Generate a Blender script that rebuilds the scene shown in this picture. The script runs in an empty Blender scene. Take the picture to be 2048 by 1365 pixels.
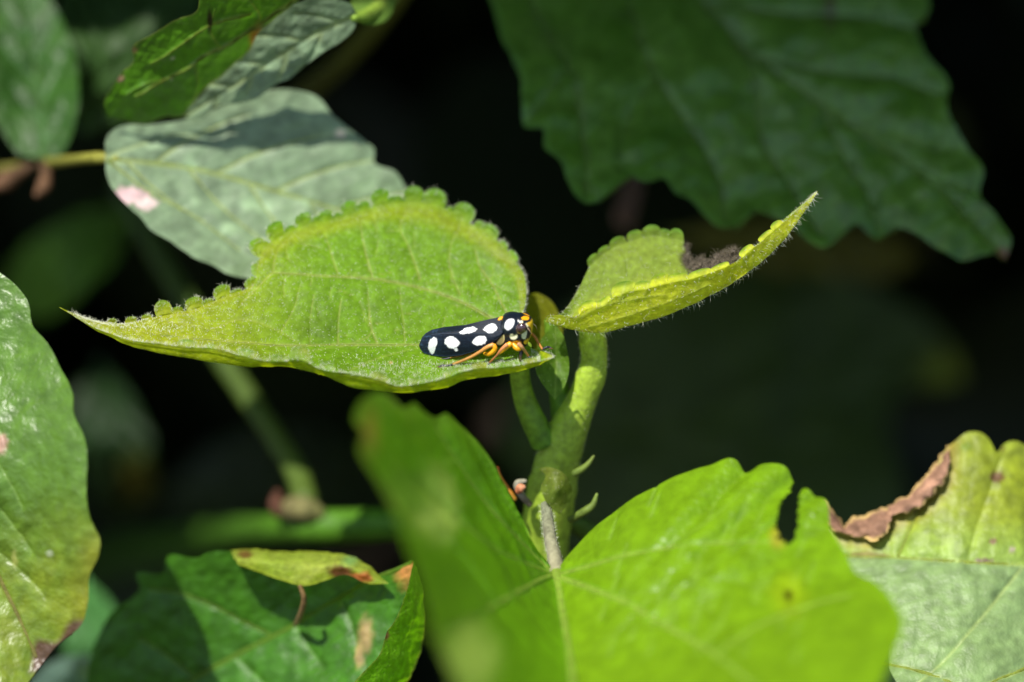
import bpy, math, random
import numpy as np
from mathutils import Vector

rng = np.random.default_rng(7)
random.seed(7)
scene = bpy.context.scene
coll = scene.collection

# ------------------------------------------------------------------ camera, sky, sun, exposure
MM = 0.001
DIST = 600.0                        # camera to insect, millimetres
PITCH = math.radians(25)
TARGET = np.array([0.0, 0.0, 0.60])
RIGHT = np.array([1.0, 0.0, 0.0])
UP = np.array([0.0, math.sin(PITCH), math.cos(PITCH)])
FWD = np.array([0.0, math.cos(PITCH), -math.sin(PITCH)])
CAM = TARGET - FWD * DIST * MM

cam_data = bpy.data.cameras.new('camera')
cam = bpy.data.objects.new('camera', cam_data)
coll.objects.link(cam)
cam.location = CAM
cam.rotation_euler = (math.pi / 2 - PITCH, 0, 0)
cam_data.sensor_width = 36.0
cam_data.lens = 36.0 * DIST / 102.4
cam_data.clip_start = 0.01
cam_data.clip_end = 500.0
cam_data.dof.use_dof = True
cam_data.dof.focus_distance = DIST * MM - 0.002
cam_data.dof.aperture_fstop = 8.2
scene.camera = cam

# direction to the sun in camera terms (right, up, towards the camera)
SC = np.array([-0.30, 0.649, 0.689]); SC /= np.linalg.norm(SC)
SUN = SC[0] * RIGHT + SC[1] * UP - SC[2] * FWD
elev = math.asin(SUN[2])
azim = math.atan2(SUN[0], SUN[1])
world = bpy.data.worlds.new('World')
scene.world = world
world.use_nodes = True
wn = world.node_tree.nodes
wl = world.node_tree.links
wn.clear()
wo = wn.new('ShaderNodeOutputWorld')
wb = wn.new('ShaderNodeBackground')
ws = wn.new('ShaderNodeTexSky')
ws.sky_type = 'NISHITA'
ws.sun_disc = False
ws.sun_elevation = elev
ws.sun_rotation = azim
wb.inputs['Strength'].default_value = 0.12
wl.new(ws.outputs[0], wb.inputs[0])
wl.new(wb.outputs[0], wo.inputs[0])
sun_data = bpy.data.lights.new('sun', 'SUN')
sun_data.energy = 4.6
sun_data.angle = math.radians(0.5)
sun_data.color = (1.0, 0.955, 0.88)
sun = bpy.data.objects.new('sun', sun_data)
coll.objects.link(sun)
sun.rotation_euler = Vector(SUN).to_track_quat('Z', 'Y').to_euler()
sun.location = TARGET + SUN * 3
scene.view_settings.view_transform = 'Standard'
scene.view_settings.look = 'None'
scene.view_settings.exposure = 0.5
scene.view_settings.gamma = 1.0
scene.view_settings.use_curve_mapping = False
scene.render.engine = 'CYCLES'
scene.cycles.use_denoising = True
scene.cycles.max_bounces = 5
scene.cycles.diffuse_bounces = 3
scene.cycles.glossy_bounces = 2
scene.cycles.transmission_bounces = 4
scene.cycles.use_adaptive_sampling = True
scene.cycles.adaptive_threshold = 0.02
scene.cycles.sample_clamp_indirect = 4.0


# ------------------------------------------------------------------ helpers
def lin(r, g, b, k=1.0):
    c = np.array([r, g, b], float) / 255.0
    c = np.where(c <= 0.04045, c / 12.92, ((c + 0.055) / 1.055) ** 2.4)
    return c * k


def world_pts(P):
    """(px, py, depth mm) of the 2048-wide picture -> metres in the place"""
    P = np.asarray(P, float)
    z = DIST + P[..., 2]
    s = 0.05 * z / DIST
    x = (P[..., 0] - 1024.0) * s
    u = (682.5 - P[..., 1]) * s
    return CAM + (x[..., None] * RIGHT + u[..., None] * UP + z[..., None] * FWD) * MM


def resample(pts, n, smooth=True):
    """evenly spaced points along a polyline (cubic Hermite when smooth)"""
    p = np.asarray(pts, float)
    seg = np.linalg.norm(np.diff(p[:, :2], axis=0), axis=1) + 1e-6
    t = np.concatenate([[0], np.cumsum(seg)])
    q = np.linspace(0, t[-1], n)
    k = np.clip(np.searchsorted(t, q, side='right') - 1, 0, len(p) - 2)
    h = (t[k + 1] - t[k])[:, None]
    s = ((q - t[k]) / (t[k + 1] - t[k]))[:, None]
    if not smooth or len(p) < 3:
        return p[k] * (1 - s) + p[k + 1] * s
    d = np.diff(p, axis=0) / np.diff(t)[:, None]
    w = np.diff(t)[:, None]
    m = np.empty_like(p)
    m[0], m[-1] = d[0], d[-1]
    m[1:-1] = (d[:-1] * w[1:] + d[1:] * w[:-1]) / (w[1:] + w[:-1])
    s2, s3 = s * s, s * s * s
    return ((2 * s3 - 3 * s2 + 1) * p[k] + (s3 - 2 * s2 + s) * h * m[k]
            + (-2 * s3 + 3 * s2) * p[k + 1] + (s3 - s2) * h * m[k + 1])


def across(curves, vpos, v):
    """interpolate a family of equally sampled curves (m, nu, 3) across v with cubic Hermite"""
    C = np.asarray(curves, float)
    t = np.asarray(vpos, float)
    d = np.diff(C, axis=0) / np.diff(t)[:, None, None]
    w = np.diff(t)[:, None, None]
    m = np.empty_like(C)
    m[0], m[-1] = d[0], d[-1]
    if len(C) > 2:
        m[1:-1] = (d[:-1] * w[1:] + d[1:] * w[:-1]) / (w[1:] + w[:-1])
    k = np.clip(np.searchsorted(t, v, side='right') - 1, 0, len(t) - 2)
    h = (t[k + 1] - t[k])[:, None, None]
    s = ((v - t[k]) / (t[k + 1] - t[k]))[:, None, None]
    s2, s3 = s * s, s * s * s
    out = ((2 * s3 - 3 * s2 + 1) * C[k] + (s3 - 2 * s2 + s) * h * m[k]
           + (-2 * s3 + 3 * s2) * C[k + 1] + (s3 - s2) * h * m[k + 1])
    return np.transpose(out, (1, 0, 2))          # (nu, nv, 3)


def noise(P, wave, seed, octaves=3):
    """smooth noise about -1..1 from random plane waves"""
    r = np.random.default_rng(seed)
    out = np.zeros(P.shape[:-1])
    amp, tot = 1.0, 0.0
    for o in range(octaves):
        acc = np.zeros_like(out)
        for i in range(7):
            a = r.uniform(0, 2 * math.pi)
            k = 2 * math.pi / (wave * r.uniform(0.7, 1.5))
            acc += np.sin(P[..., 0] * k * math.cos(a) + P[..., 1] * k * math.sin(a)
                          + r.uniform(0, 6.28) + 1.3 * np.sin(P[..., 0] * k * 0.37 + P[..., 1] * k * 0.51 + i))
        out += amp * acc / 3.2
        tot += amp
        amp *= 0.55
        wave *= 0.45
    return out / tot


def seg_dist(P, line):
    """distance of px points P (n,2) to a polyline, and the fraction along it"""
    L = np.asarray(line, float)[:, :2]
    best = np.full(len(P), 1e9)
    frac = np.zeros(len(P))
    n = len(L) - 1
    for i in range(n):
        a, b = L[i], L[i + 1]
        ab = b - a
        t = np.clip(((P - a) @ ab) / (ab @ ab + 1e-9), 0, 1)
        dd = np.hypot(P[:, 0] - a[0] - t * ab[0], P[:, 1] - a[1] - t * ab[1])
        m = dd < best
        best[m] = dd[m]
        frac[m] = (i + t[m]) / n
    return best, frac


def inside(P, poly):
    x, y = P[:, 0], P[:, 1]
    poly = np.asarray(poly, float)
    res = np.zeros(len(P), bool)
    j = len(poly) - 1
    for i in range(len(poly)):
        xi, yi = poly[i]
        xj, yj = poly[j]
        c = ((yi > y) != (yj > y)) & (x < (xj - xi) * (y - yi) / (yj - yi + 1e-12) + xi)
        res ^= c
        j = i
    return res


def poly_mask(P, poly, soft=1.0):
    poly = np.asarray(poly, float)
    poly = resample(np.c_[np.vstack([poly, poly[:1]]), np.zeros(len(poly) + 1)], len(poly) * 5)[:-1, :2]
    d, _ = seg_dist(P, np.vstack([poly, poly[:1]]))
    sd = np.where(inside(P, poly), d, -d)
    return np.clip(0.5 + sd / soft, 0, 1)


def sstep(a, b, x):
    t = np.clip((x - a) / (b - a), 0, 1)
    return t * t * (3 - 2 * t)


def grid_faces(nu, nv, wrap=False):
    i = np.arange(nu - 1)[:, None]
    j = np.arange(nv if wrap else nv - 1)[None, :]
    j2 = (j + 1) % nv
    return np.stack([i * nv + j, i * nv + j2, (i + 1) * nv + j2, (i + 1) * nv + j], -1).reshape(-1, 4)


def mesh_object(name, V, F, mat, parent=None, col=None, smooth=True, extra=None):
    V = np.asarray(V, float)
    if parent is not None:
        p, off = parent, np.zeros(3)
        while p is not None:
            off += np.array(p.location)
            p = p.parent
        V = V - off
    me = bpy.data.meshes.new(name)
    F = np.asarray(F)
    me.vertices.add(len(V))
    me.vertices.foreach_set('co', V.astype(np.float32).ravel())
    k = F.shape[1]
    me.loops.add(F.size)
    me.loops.foreach_set('vertex_index', F.astype(np.int32).ravel())
    me.polygons.add(len(F))
    me.polygons.foreach_set('loop_start', np.arange(0, F.size, k, dtype=np.int32))
    me.update(calc_edges=True)
    if smooth:
        me.polygons.foreach_set('use_smooth', np.ones(len(F), bool))
    if col is not None:
        c = np.ones((len(V), 4), np.float32)
        c[:, :3] = np.clip(col, 0, 1)
        a = me.attributes.new('pigment', 'FLOAT_COLOR', 'POINT')
        a.data.foreach_set('color', c.ravel())
    if extra:
        for key, val in extra.items():
            a = me.attributes.new(key, 'FLOAT', 'POINT')
            a.data.foreach_set('value', np.asarray(val, np.float32))
    me.validate()
    me.materials.append(mat)
    o = bpy.data.objects.new(name, me)
    coll.objects.link(o)
    if parent is not None:
        o.parent = parent
    return o


def tag(o, label=None, category=None, group=None, kind=None):
    if label: o['label'] = label
    if category: o['category'] = category
    if group: o['group'] = group
    if kind: o['kind'] = kind
    return o


def thing(name, at, label, category, group=None):
    o = bpy.data.objects.new(name, None)
    o.empty_display_size = 0.005
    o.location = world_pts(np.array(at, float))
    coll.objects.link(o)
    return tag(o, label, category, group)


# ------------------------------------------------------------------ materials
def leaf_material(name, transl=0.35, rough=0.45, spec=0.4, bump=0.25, cell=900.0, fine=3500.0,
                  speck=0.0, sheen=0.0, tint=(1.3, 1.3, 0.3), mott=0.35):
    m = bpy.data.materials.new(name)
    m.use_nodes = True
    n, l = m.node_tree.nodes, m.node_tree.links
    n.clear()
    out = n.new('ShaderNodeOutputMaterial')
    att = n.new('ShaderNodeAttribute'); att.attribute_name = 'pigment'
    tc = n.new('ShaderNodeTexCoord')
    nz = n.new('ShaderNodeTexNoise'); nz.inputs['Scale'].default_value = fine * 0.35; nz.inputs['Detail'].default_value = 4
    vo = n.new('ShaderNodeTexVoronoi'); vo.feature = 'DISTANCE_TO_EDGE'; vo.inputs['Scale'].default_value = cell
    nf = n.new('ShaderNodeTexNoise'); nf.inputs['Scale'].default_value = fine; nf.inputs['Detail'].default_value = 2
    nz.inputs['Detail'].default_value = 2 if cell else 1
    nf.inputs['Detail'].default_value = 1
    for t in (nz, vo, nf):
        l.new(tc.outputs['Object'], t.inputs['Vector'])
    # mottling of the pigment
    mr = n.new('ShaderNodeMapRange')
    mr.inputs['From Min'].default_value = 0.3; mr.inputs['From Max'].default_value = 0.7
    mr.inputs['To Min'].default_value = 1.0 - mott; mr.inputs['To Max'].default_value = 1.0 + mott
    l.new(nz.outputs['Fac'], mr.inputs['Value'])
    mul = n.new('ShaderNodeVectorMath'); mul.operation = 'SCALE'
    l.new(att.outputs['Color'], mul.inputs[0]); l.new(mr.outputs[0], mul.inputs['Scale'])
    # the fine net of veins, paler
    vr = n.new('ShaderNodeMapRange')
    vr.inputs['From Min'].default_value = 0.0; vr.inputs['From Max'].default_value = 0.12
    vr.inputs['To Min'].default_value = 1.1; vr.inputs['To Max'].default_value = 1.0
    l.new(vo.outputs['Distance'], vr.inputs['Value'])
    mul2 = n.new('ShaderNodeVectorMath'); mul2.operation = 'SCALE'
    l.new(mul.outputs[0], mul2.inputs[0]); l.new(vr.outputs[0], mul2.inputs['Scale'])
    colour = mul2.outputs[0] if cell else mul.outputs[0]
    if speck > 0:
        sp = n.new('ShaderNodeTexVoronoi'); sp.inputs['Scale'].default_value = 2600
        l.new(tc.outputs['Object'], sp.inputs['Vector'])
        sr = n.new('ShaderNodeMapRange')
        sr.inputs['From Min'].default_value = 0.10; sr.inputs['From Max'].default_value = 0.24
        sr.inputs['To Min'].default_value = speck; sr.inputs['To Max'].default_value = 0.0
        l.new(sp.outputs['Distance'], sr.inputs['Value'])
        mx = n.new('ShaderNodeMix'); mx.data_type = 'RGBA'
        l.new(sr.outputs[0], mx.inputs['Factor'])
        l.new(colour, mx.inputs['A']); mx.inputs['B'].default_value = (0.62, 0.66, 0.45, 1)
        colour = mx.outputs['Result']
    bs = n.new('ShaderNodeBsdfPrincipled')
    l.new(colour, bs.inputs['Base Color'])
    bs.inputs['Roughness'].default_value = rough
    bs.inputs['Specular IOR Level'].default_value = spec
    if sheen > 0:
        bs.inputs['Sheen Weight'].default_value = sheen
        bs.inputs['Sheen Roughness'].default_value = 0.4
        bs.inputs['Sheen Tint'].default_value = (0.85, 0.95, 0.9, 1)
    # fine relief
    bp = n.new('ShaderNodeBump'); bp.inputs['Strength'].default_value = bump; bp.inputs['Distance'].default_value = 0.0003
    l.new(nf.outputs['Fac'], bp.inputs['Height'])
    l.new(bp.outputs[0], bs.inputs['Normal'])
    tr = n.new('ShaderNodeBsdfTranslucent')
    tm = n.new('ShaderNodeVectorMath'); tm.operation = 'MULTIPLY'; tm.inputs[1].default_value = tint
    l.new(colour, tm.inputs[0]); l.new(tm.outputs[0], tr.inputs['Color'])
    mix = n.new('ShaderNodeMixShader'); mix.inputs[0].default_value = transl
    l.new(bs.outputs[0], mix.inputs[1]); l.new(tr.outputs[0], mix.inputs[2])
    l.new(mix.outputs[0], out.inputs['Surface'])
    return m


def solid_material(name, rough=0.5, spec=0.4, scale=2500.0, mott=0.2, bump=0.15, colour=None, coat=0.0):
    m = bpy.data.materials.new(name)
    m.use_nodes = True
    n, l = m.node_tree.nodes, m.node_tree.links
    bs = n['Principled BSDF']
    tc = n.new('ShaderNodeTexCoord')
    nz = n.new('ShaderNodeTexNoise'); nz.inputs['Scale'].default_value = scale; nz.inputs['Detail'].default_value = 4
    l.new(tc.outputs['Object'], nz.inputs['Vector'])
    mr = n.new('ShaderNodeMapRange')
    mr.inputs['From Min'].default_value = 0.3; mr.inputs['From Max'].default_value = 0.7
    mr.inputs['To Min'].default_value = 1 - mott; mr.inputs['To Max'].default_value = 1 + mott
    l.new(nz.outputs['Fac'], mr.inputs['Value'])
    mul = n.new('ShaderNodeVectorMath'); mul.operation = 'SCALE'
    l.new(mr.outputs[0], mul.inputs['Scale'])
    if colour is None:
        att = n.new('ShaderNodeAttribute'); att.attribute_name = 'pigment'
        l.new(att.outputs['Color'], mul.inputs[0])
    else:
        mul.inputs[0].default_value = tuple(colour)
    l.new(mul.outputs[0], bs.inputs['Base Color'])
    bs.inputs['Roughness'].default_value = rough
    bs.inputs['Specular IOR Level'].default_value = spec
    bs.inputs['Coat Weight'].default_value = coat
    bs.inputs['Coat Roughness'].default_value = 0.12
    bp = n.new('ShaderNodeBump'); bp.inputs['Strength'].default_value = bump; bp.inputs['Distance'].default_value = 0.0002
    l.new(nz.outputs['Fac'], bp.inputs['Height'])
    l.new(bp.outputs[0], bs.inputs['Normal'])
    return m


M_young = leaf_material('young leaf', transl=0.55, rough=0.5, spec=0.3, bump=0.2, cell=700, fine=3800, speck=0.35, mott=0.18)
M_soft = leaf_material('soft hairy leaf', transl=0.6, rough=0.6, spec=0.25, bump=0.35, cell=800, fine=4200, speck=0.15, mott=0.2)
M_grey = leaf_material('grey green leaf', transl=0.2, rough=0.5, spec=0.4, bump=0.28, cell=0, fine=2200, mott=0.22)
M_leaf = leaf_material('mature leaf', transl=0.33, rough=0.38, spec=0.6, bump=0.35, cell=0, fine=2400, mott=0.18)
M_gloss = leaf_material('glossy leaf', transl=0.42, rough=0.36, spec=0.45, bump=0.5, cell=700, fine=1800, mott=0.15)
M_dark = leaf_material('deep shade leaf', transl=0.3, rough=0.5, spec=0.22, bump=0.2, cell=0, fine=900, mott=0.2)
M_stem = solid_material('stem', rough=0.55, spec=0.3, scale=1500, mott=0.3, bump=0.55)
M_dry = solid_material('dry leaf edge', rough=0.75, spec=0.2, scale=700, mott=0.4, bump=0.22)
M_hair = solid_material('plant hair', rough=0.4, spec=0.4, colour=(0.72, 0.74, 0.55), mott=0.2, bump=0)
M_darkhair = solid_material('withered hair', rough=0.7, spec=0.2, colour=(0.15, 0.125, 0.09), mott=0.5, bump=0)


# ------------------------------------------------------------------ builders
class Surf:
    """a leaf surface: px-space grid, displaced world grid and outward (to camera) normals"""
    pass


def normals_of(Wd):
    du = np.gradient(Wd, axis=0)
    dv = np.gradient(Wd, axis=1)
    n = np.cross(du, dv)
    n /= np.linalg.norm(n, axis=-1, keepdims=True) + 1e-15
    return n


def make_teeth(G, Gv, side, teeth, rows=8):
    """append a band of rounded teeth to the v=0 (side 0) or v=1 (side 1) margin.
    teeth: list of (px, py of tooth tip, width px)"""
    M = G[:, 0] if side == 0 else G[:, -1]
    I = G[:, 3] if side == 0 else G[:, -4]
    n = len(M)
    out = (M - I)
    out[:, :2] /= np.linalg.norm(out[:, :2], axis=1, keepdims=True) + 1e-9
    tang = np.gradient(M, axis=0)
    step = np.linalg.norm(tang[:, :2], axis=1)
    tl = tang / (step[:, None] + 1e-9)
    H = np.zeros((n, 3)); S = np.zeros((n, 3)); lift = np.zeros(n)
    for (tx, ty, w) in teeth:
        d = np.hypot(M[:, 0] - tx, M[:, 1] - ty)
        i0 = int(np.argmin(d))
        hgt = np.array([tx, ty]) - M[i0, :2]
        s = np.cumsum(step) - np.cumsum(step)[i0]
        w = w * 1.28
        tau = s / (w * 0.5)
        m = np.abs(tau) < 1
        th = math.pi * (tau[m] + 1) / 2
        sh = np.sin(th) ** .9 * 1.4
        vec = np.array([hgt[0], hgt[1], 0.0])
        H[m] = sh[:, None] * vec
        S[m] = (-np.cos(th) - tau[m] - .16 * np.sin(2 * th))[:, None] * (w * 0.5) * tl[m]
        lift[m] = np.sin(th)
    ws = np.linspace(1, 0, rows, endpoint=False)[::-1] if side == 1 else np.linspace(1, 0, rows, endpoint=False)
    band = []
    puff = []
    for w in ws:
        b = M + H * w + S * w
        b = b.copy()
        band.append(b)
        puff.append(lift * w)
    B = np.stack(band, 1)
    pf = np.stack(puff, 1)
    if side == 0:
        return np.concatenate([B, G], 1), np.concatenate([pf, Gv], 1)
    return np.concatenate([G, B], 1), np.concatenate([Gv, pf], 1)


def leaf_mesh(name, parent, G, mat, base, alt, veins=(), vein_col=None, spots=(), relief=0.25, puff=None, puff_mm=0.25,
              wave=90, noise_mm=0.15, seed=1, cut=None, vein_rows=None, paint=None, quilt=26.0, edge_col=None, edge_w=0.03):
    """G (nu, nv, 3) in px/px/mm. veins: (polyline px, width px, strength)."""
    nu, nv = G.shape[:2]
    P2 = G[..., :2].reshape(-1, 2)
    Wd = world_pts(G)
    N = normals_of(Wd)
    tow = -FWD
    ref = N[nu // 2, nv // 2]
    sign = 1.0 if ref @ tow > 0 else -1.0
    N = N * sign
    if puff is not None:                  # a tooth band collapses between the teeth: use the blade's own direction there
        has = np.abs(puff).sum(0) > 0
        good = np.where(~has)[0]
        for j in np.where(has)[0]:
            N[:, j] = N[:, good[np.argmin(np.abs(good - j))]]
    disp = np.zeros(nu * nv)
    vein_m = np.zeros(nu * nv)
    near = np.full(nu * nv, 1e9)
    vmask = np.ones((nu, nv))
    if vein_rows is not None:
        vv = np.linspace(0, 1, nv)
        vmask = np.repeat(((vv >= vein_rows[0]) & (vv <= vein_rows[1]))[None, :], nu, 0).astype(float)
    vmask = vmask.reshape(-1)
    for line, w, st in veins:
        L = resample(np.c_[np.asarray(line, float)[:, :2], np.zeros(len(line))], max(8, 4 * len(line)))
        d, f = seg_dist(P2, L)
        taper = 1 - 0.6 * f
        vein_m = np.maximum(vein_m, st * np.exp(-(d / (w * taper + 0.3)) ** 2))
        near = np.minimum(near, d / max(0.35, st))
    vein_m *= vmask
    if veins:
        disp += relief * (1 - np.exp(-near / quilt)) * vmask
        disp += -relief * 0.5 * vein_m
    disp += noise_mm * noise(G[..., :2], wave, seed).reshape(-1)
    if puff is not None:
        disp += puff_mm * sstep(0, .7, puff.reshape(-1))
    Wp = Wd + (N * (disp.reshape(nu, nv)[..., None])) * MM
    n1 = noise(G[..., :2], 160, seed + 11).reshape(-1)
    n2 = noise(G[..., :2], 45, seed + 12).reshape(-1)
    t = np.clip(0.5 + 0.38 * n1 + 0.18 * n2, 0, 1)[:, None]
    col = base * (1 - t) + alt * t
    if edge_col is not None:
        vv = np.linspace(0, 1, nv)
        e = np.maximum(1 - vv / edge_w, 1 - (1 - vv) / edge_w).clip(0, 1)
        e = np.repeat(e[None, :], nu, 0).reshape(-1, 1)
        col = col * (1 - e) + edge_col * e
    if vein_col is not None:
        col = col * (1 - 0.85 * vein_m[:, None]) + vein_col * 0.85 * vein_m[:, None]
    for (sx, sy, rx, ry, c, hard) in spots:
        q = P2 - np.array([sx, sy])
        wob = 1 + 0.22 * noise(P2[None], max(rx, ry) * 1.2, seed + int(sx) % 97, 2)[0]
        r = np.sqrt((q[:, 0] / rx) ** 2 + (q[:, 1] / ry) ** 2) * wob
        a = (1 - sstep(1 - hard, 1 + hard, r))[:, None]
        col = col * (1 - a) + np.asarray(c) * a
    if paint is not None:
        col = paint(col, P2, nu, nv, puff)
    F = grid_faces(nu, nv)
    if cut is not None:                   # a bite or slot taken out of the blade
        F = F[~inside(P2[F].mean(1), cut)]
    if sign < 0:
        F = F[:, ::-1]
    o = mesh_object(name, Wp.reshape(-1, 3), F, mat, parent, col)
    s = Surf()
    s.G, s.W, s.N, s.obj, s.P2 = G, Wp, N, o, P2
    return s


def surf_at(s, pts, rows=None):
    """world point and normal of the surface at px positions"""
    nu, nv = s.G.shape[:2]
    idx = np.arange(nu * nv).reshape(nu, nv)
    if rows is not None:
        idx = idx[:, int(rows[0] * (nv - 1)):int(rows[1] * (nv - 1)) + 1]
    idx = idx.reshape(-1)
    P = s.P2[idx]
    Wf = s.W.reshape(-1, 3)[idx]
    Nf = s.N.reshape(-1, 3)[idx]
    out, nn = [], []
    for p in np.asarray(pts, float):
        d = np.hypot(P[:, 0] - p[0], P[:, 1] - p[1])
        k = np.argpartition(d, 4)[:4]
        w = 1 / (d[k] + 0.4)
        w /= w.sum()
        out.append((Wf[k] * w[:, None]).sum(0))
        v = (Nf[k] * w[:, None]).sum(0)
        nn.append(v / (np.linalg.norm(v) + 1e-12))
    return np.array(out), np.array(nn)


def tube_world(C, R, segs=10, flat=None):
    """tube through world points C with radii R (metres); rounded closed ends"""
    C = np.asarray(C, float)
    R = np.asarray(R, float)
    n = len(C)
    T = np.gradient(C, axis=0)
    T /= np.linalg.norm(T, axis=1, keepdims=True) + 1e-15
    ref = np.array([0.3, 0.2, 1.0])
    if abs(T[0] @ ref) > 0.95 * np.linalg.norm(ref):
        ref = np.array([1.0, 0.1, 0.0])
    A = ref - (ref @ T[0]) * T[0]
    A /= np.linalg.norm(A)
    rings = []
    ang = np.linspace(0, 2 * math.pi, segs, endpoint=False)
    for i in range(n):
        A = A - (A @ T[i]) * T[i]
        A /= np.linalg.norm(A) + 1e-15
        B = np.cross(T[i], A)
        rings.append(C[i] + R[i] * (np.cos(ang)[:, None] * A + np.sin(ang)[:, None] * B))
    V = np.concatenate(rings)
    F = grid_faces(n, segs, True)
    caps = []
    V = np.vstack([V, C[0] - T[0] * R[0] * 0.6, C[-1] + T[-1] * R[-1] * 0.6])
    for j in range(segs):
        j2 = (j + 1) % segs
        caps.append([n * segs, j2, j, n * segs])
        caps.append([n * segs + 1, (n - 1) * segs + j, (n - 1) * segs + j2, n * segs + 1])
    return V, F, np.array(caps)


def tube_object(name, parent, path, mat, c0, c1, segs=14, n=40, seed=3, wob=0.04, cfun=None):
    """path: (px, py, depth mm, radius px)"""
    P = np.asarray(path, float)
    Q = resample(P, n)
    C = world_pts(Q[:, :3])
    R = np.maximum(Q[:, 3], 0.2) * 0.05 * MM
    R = R * (1 + wob * noise(Q[None, :, :2], 60, seed)[0])
    V, F, caps = tube_world(C, R, segs)
    tri = caps[:, :3]
    t = np.repeat(np.linspace(0, 1, n), segs)
    t = np.concatenate([t, [0, 1]])[:, None]
    col = np.asarray(c0) * (1 - t) + np.asarray(c1) * t
    col = col * (1 + 0.18 * noise(np.c_[V[:, 0], V[:, 2]][None] * 20000, 40, seed + 5)[0])[:, None]
    if cfun is not None:
        col = cfun(col, t[:, 0], V)
    # quads and the triangle caps share one mesh through polygon lists
    me_faces = [tuple(f) for f in F] + [tuple(f) for f in tri]
    p, off = parent, np.zeros(3)
    while p is not None:
        off += np.array(p.location)
        p = p.parent
    me = bpy.data.meshes.new(name)
    me.from_pydata([tuple(v) for v in (V - off)], [], me_faces)
    me.polygons.foreach_set('use_smooth', np.ones(len(me_faces), bool))
    a = me.attributes.new('pigment', 'FLOAT_COLOR', 'POINT')
    cc = np.ones((len(V), 4), np.float32)
    cc[:, :3] = np.clip(col, 0, 1)
    a.data.foreach_set('color', cc.ravel())
    me.materials.append(mat)
    o = bpy.data.objects.new(name, me)
    coll.objects.link(o)
    o.parent = parent
    return o


def vein_tubes(s, parent, veins, mat, colour, rows=None, sink=0.45):
    """raised veins that follow the blade"""
    for name, line, r0, r1 in veins:
        L = resample(np.c_[np.asarray(line, float)[:, :2], np.zeros(len(line))], max(10, 5 * len(line)))
        C, Nn = surf_at(s, L[:, :2], rows)
        k = np.array([0.25, 0.5, 0.25])
        for _ in range(2):
            C[1:-1] = 0.25 * C[:-2] + 0.5 * C[1:-1] + 0.25 * C[2:]
        R = np.linspace(r0, r1, len(C)) * 0.05 * MM
        C = C - Nn * (R * sink)[:, None]
        V, F, caps = tube_world(C, R, 8)
        mesh_object(name, V, F, mat, parent, np.tile(np.asarray(colour), (len(V), 1)))


def spikes(name, parent, base, direc, length, radius, mat, bend=0.0, seed=0):
    """many tiny hairs in one mesh: two-segment cones"""
    r = np.random.default_rng(seed)
    n = len(base)
    D = direc / (np.linalg.norm(direc, axis=1, keepdims=True) + 1e-12)
    ref = r.normal(size=(n, 3))
    A = np.cross(D, ref); A /= np.linalg.norm(A, axis=1, keepdims=True) + 1e-12
    B = np.cross(D, A)
    length = np.broadcast_to(length, (n,))[:, None]
    radius = np.broadcast_to(radius, (n,))[:, None]
    side = A * bend
    V = []
    for k in range(3):
        a = 2 * math.pi * k / 3
        V.append(base + radius * (math.cos(a) * A + math.sin(a) * B))
    mid = base + D * length * 0.55 + side * length * 0.12
    for k in range(3):
        a = 2 * math.pi * k / 3
        V.append(mid + 0.6 * radius * (math.cos(a) * A + math.sin(a) * B))
    V.append(base + D * length + side * length * 0.5)
    V = np.stack(V, 1).reshape(-1, 3)
    o7 = (np.arange(n) * 7)[:, None]
    tris = np.array([[0, 1, 4], [0, 4, 3], [1, 2, 5], [1, 5, 4], [2, 0, 3], [2, 3, 5], [3, 4, 6], [4, 5, 6], [5, 3, 6]])
    F = (o7[:, :, None] + tris[None]).reshape(-1, 3)
    return tag(mesh_object(name, V, F, mat, parent, smooth=False), kind='stuff')


def tps(points):
    p = np.asarray(points, float)
    X, z = p[:, :2] / 1000.0, p[:, 2]
    n = len(X)
    r2 = ((X[:, None] - X[None]) ** 2).sum(-1)
    K = 0.5 * r2 * np.log(r2 + 1e-12) + 1e-4 * np.eye(n)
    Pm = np.c_[np.ones(n), X]
    A = np.block([[K, Pm], [Pm.T, np.zeros((3, 3))]])
    sol = np.linalg.solve(A, np.r_[z, 0, 0, 0])

    def f(Q):
        q = Q / 1000.0
        r = ((q[..., None, :] - X) ** 2).sum(-1)
        return (0.5 * r * np.log(r + 1e-12)) @ sol[:n] + sol[n] + q @ sol[n + 1:]
    return f


def flat_grid(L, R, depth, nu=200, nv=110, smooth=True):
    """blade between two traced margins, its depth a smooth thin-plate surface"""
    l = resample(np.c_[np.asarray(L, float), np.zeros(len(L))], nu, smooth)
    r = resample(np.c_[np.asarray(R, float), np.zeros(len(R))], nu, smooth)
    v = np.linspace(0, 1, nv)[None, :, None]
    G = l[:, None] * (1 - v) + r[:, None] * v
    G[..., 2] = tps(depth)(G[..., :2])
    return G


def branch_veins(main, n, length, angle, sides=(1, -1), w=2.0, st=0.6, t0=0.1, t1=0.92):
    """side veins leaving a main vein, curved towards its end"""
    L = resample(np.c_[np.asarray(main, float)[:, :2], np.zeros(len(main))], 60)[:, :2]
    out = []
    for s in sides:
        for i in range(n):
            t = t0 + (t1 - t0) * (i + (0.0 if s > 0 else 0.45)) / n
            k = int(t * 59)
            d = L[min(59, k + 2)] - L[max(0, k - 2)]
            d = d / (np.linalg.norm(d) + 1e-9)
            a = math.radians(angle) * s
            ln = length * (1 - 0.55 * abs(t - 0.35) / 0.65)
            pts = [L[k]]
            for q in range(6):
                aa = a * (1 - 0.09 * q)
                dd = np.array([d[0] * math.cos(aa) - d[1] * math.sin(aa), d[0] * math.sin(aa) + d[1] * math.cos(aa)])
                pts.append(pts[-1] + dd * ln / 6)
            out.append((pts, w, st))
    return out


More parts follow.
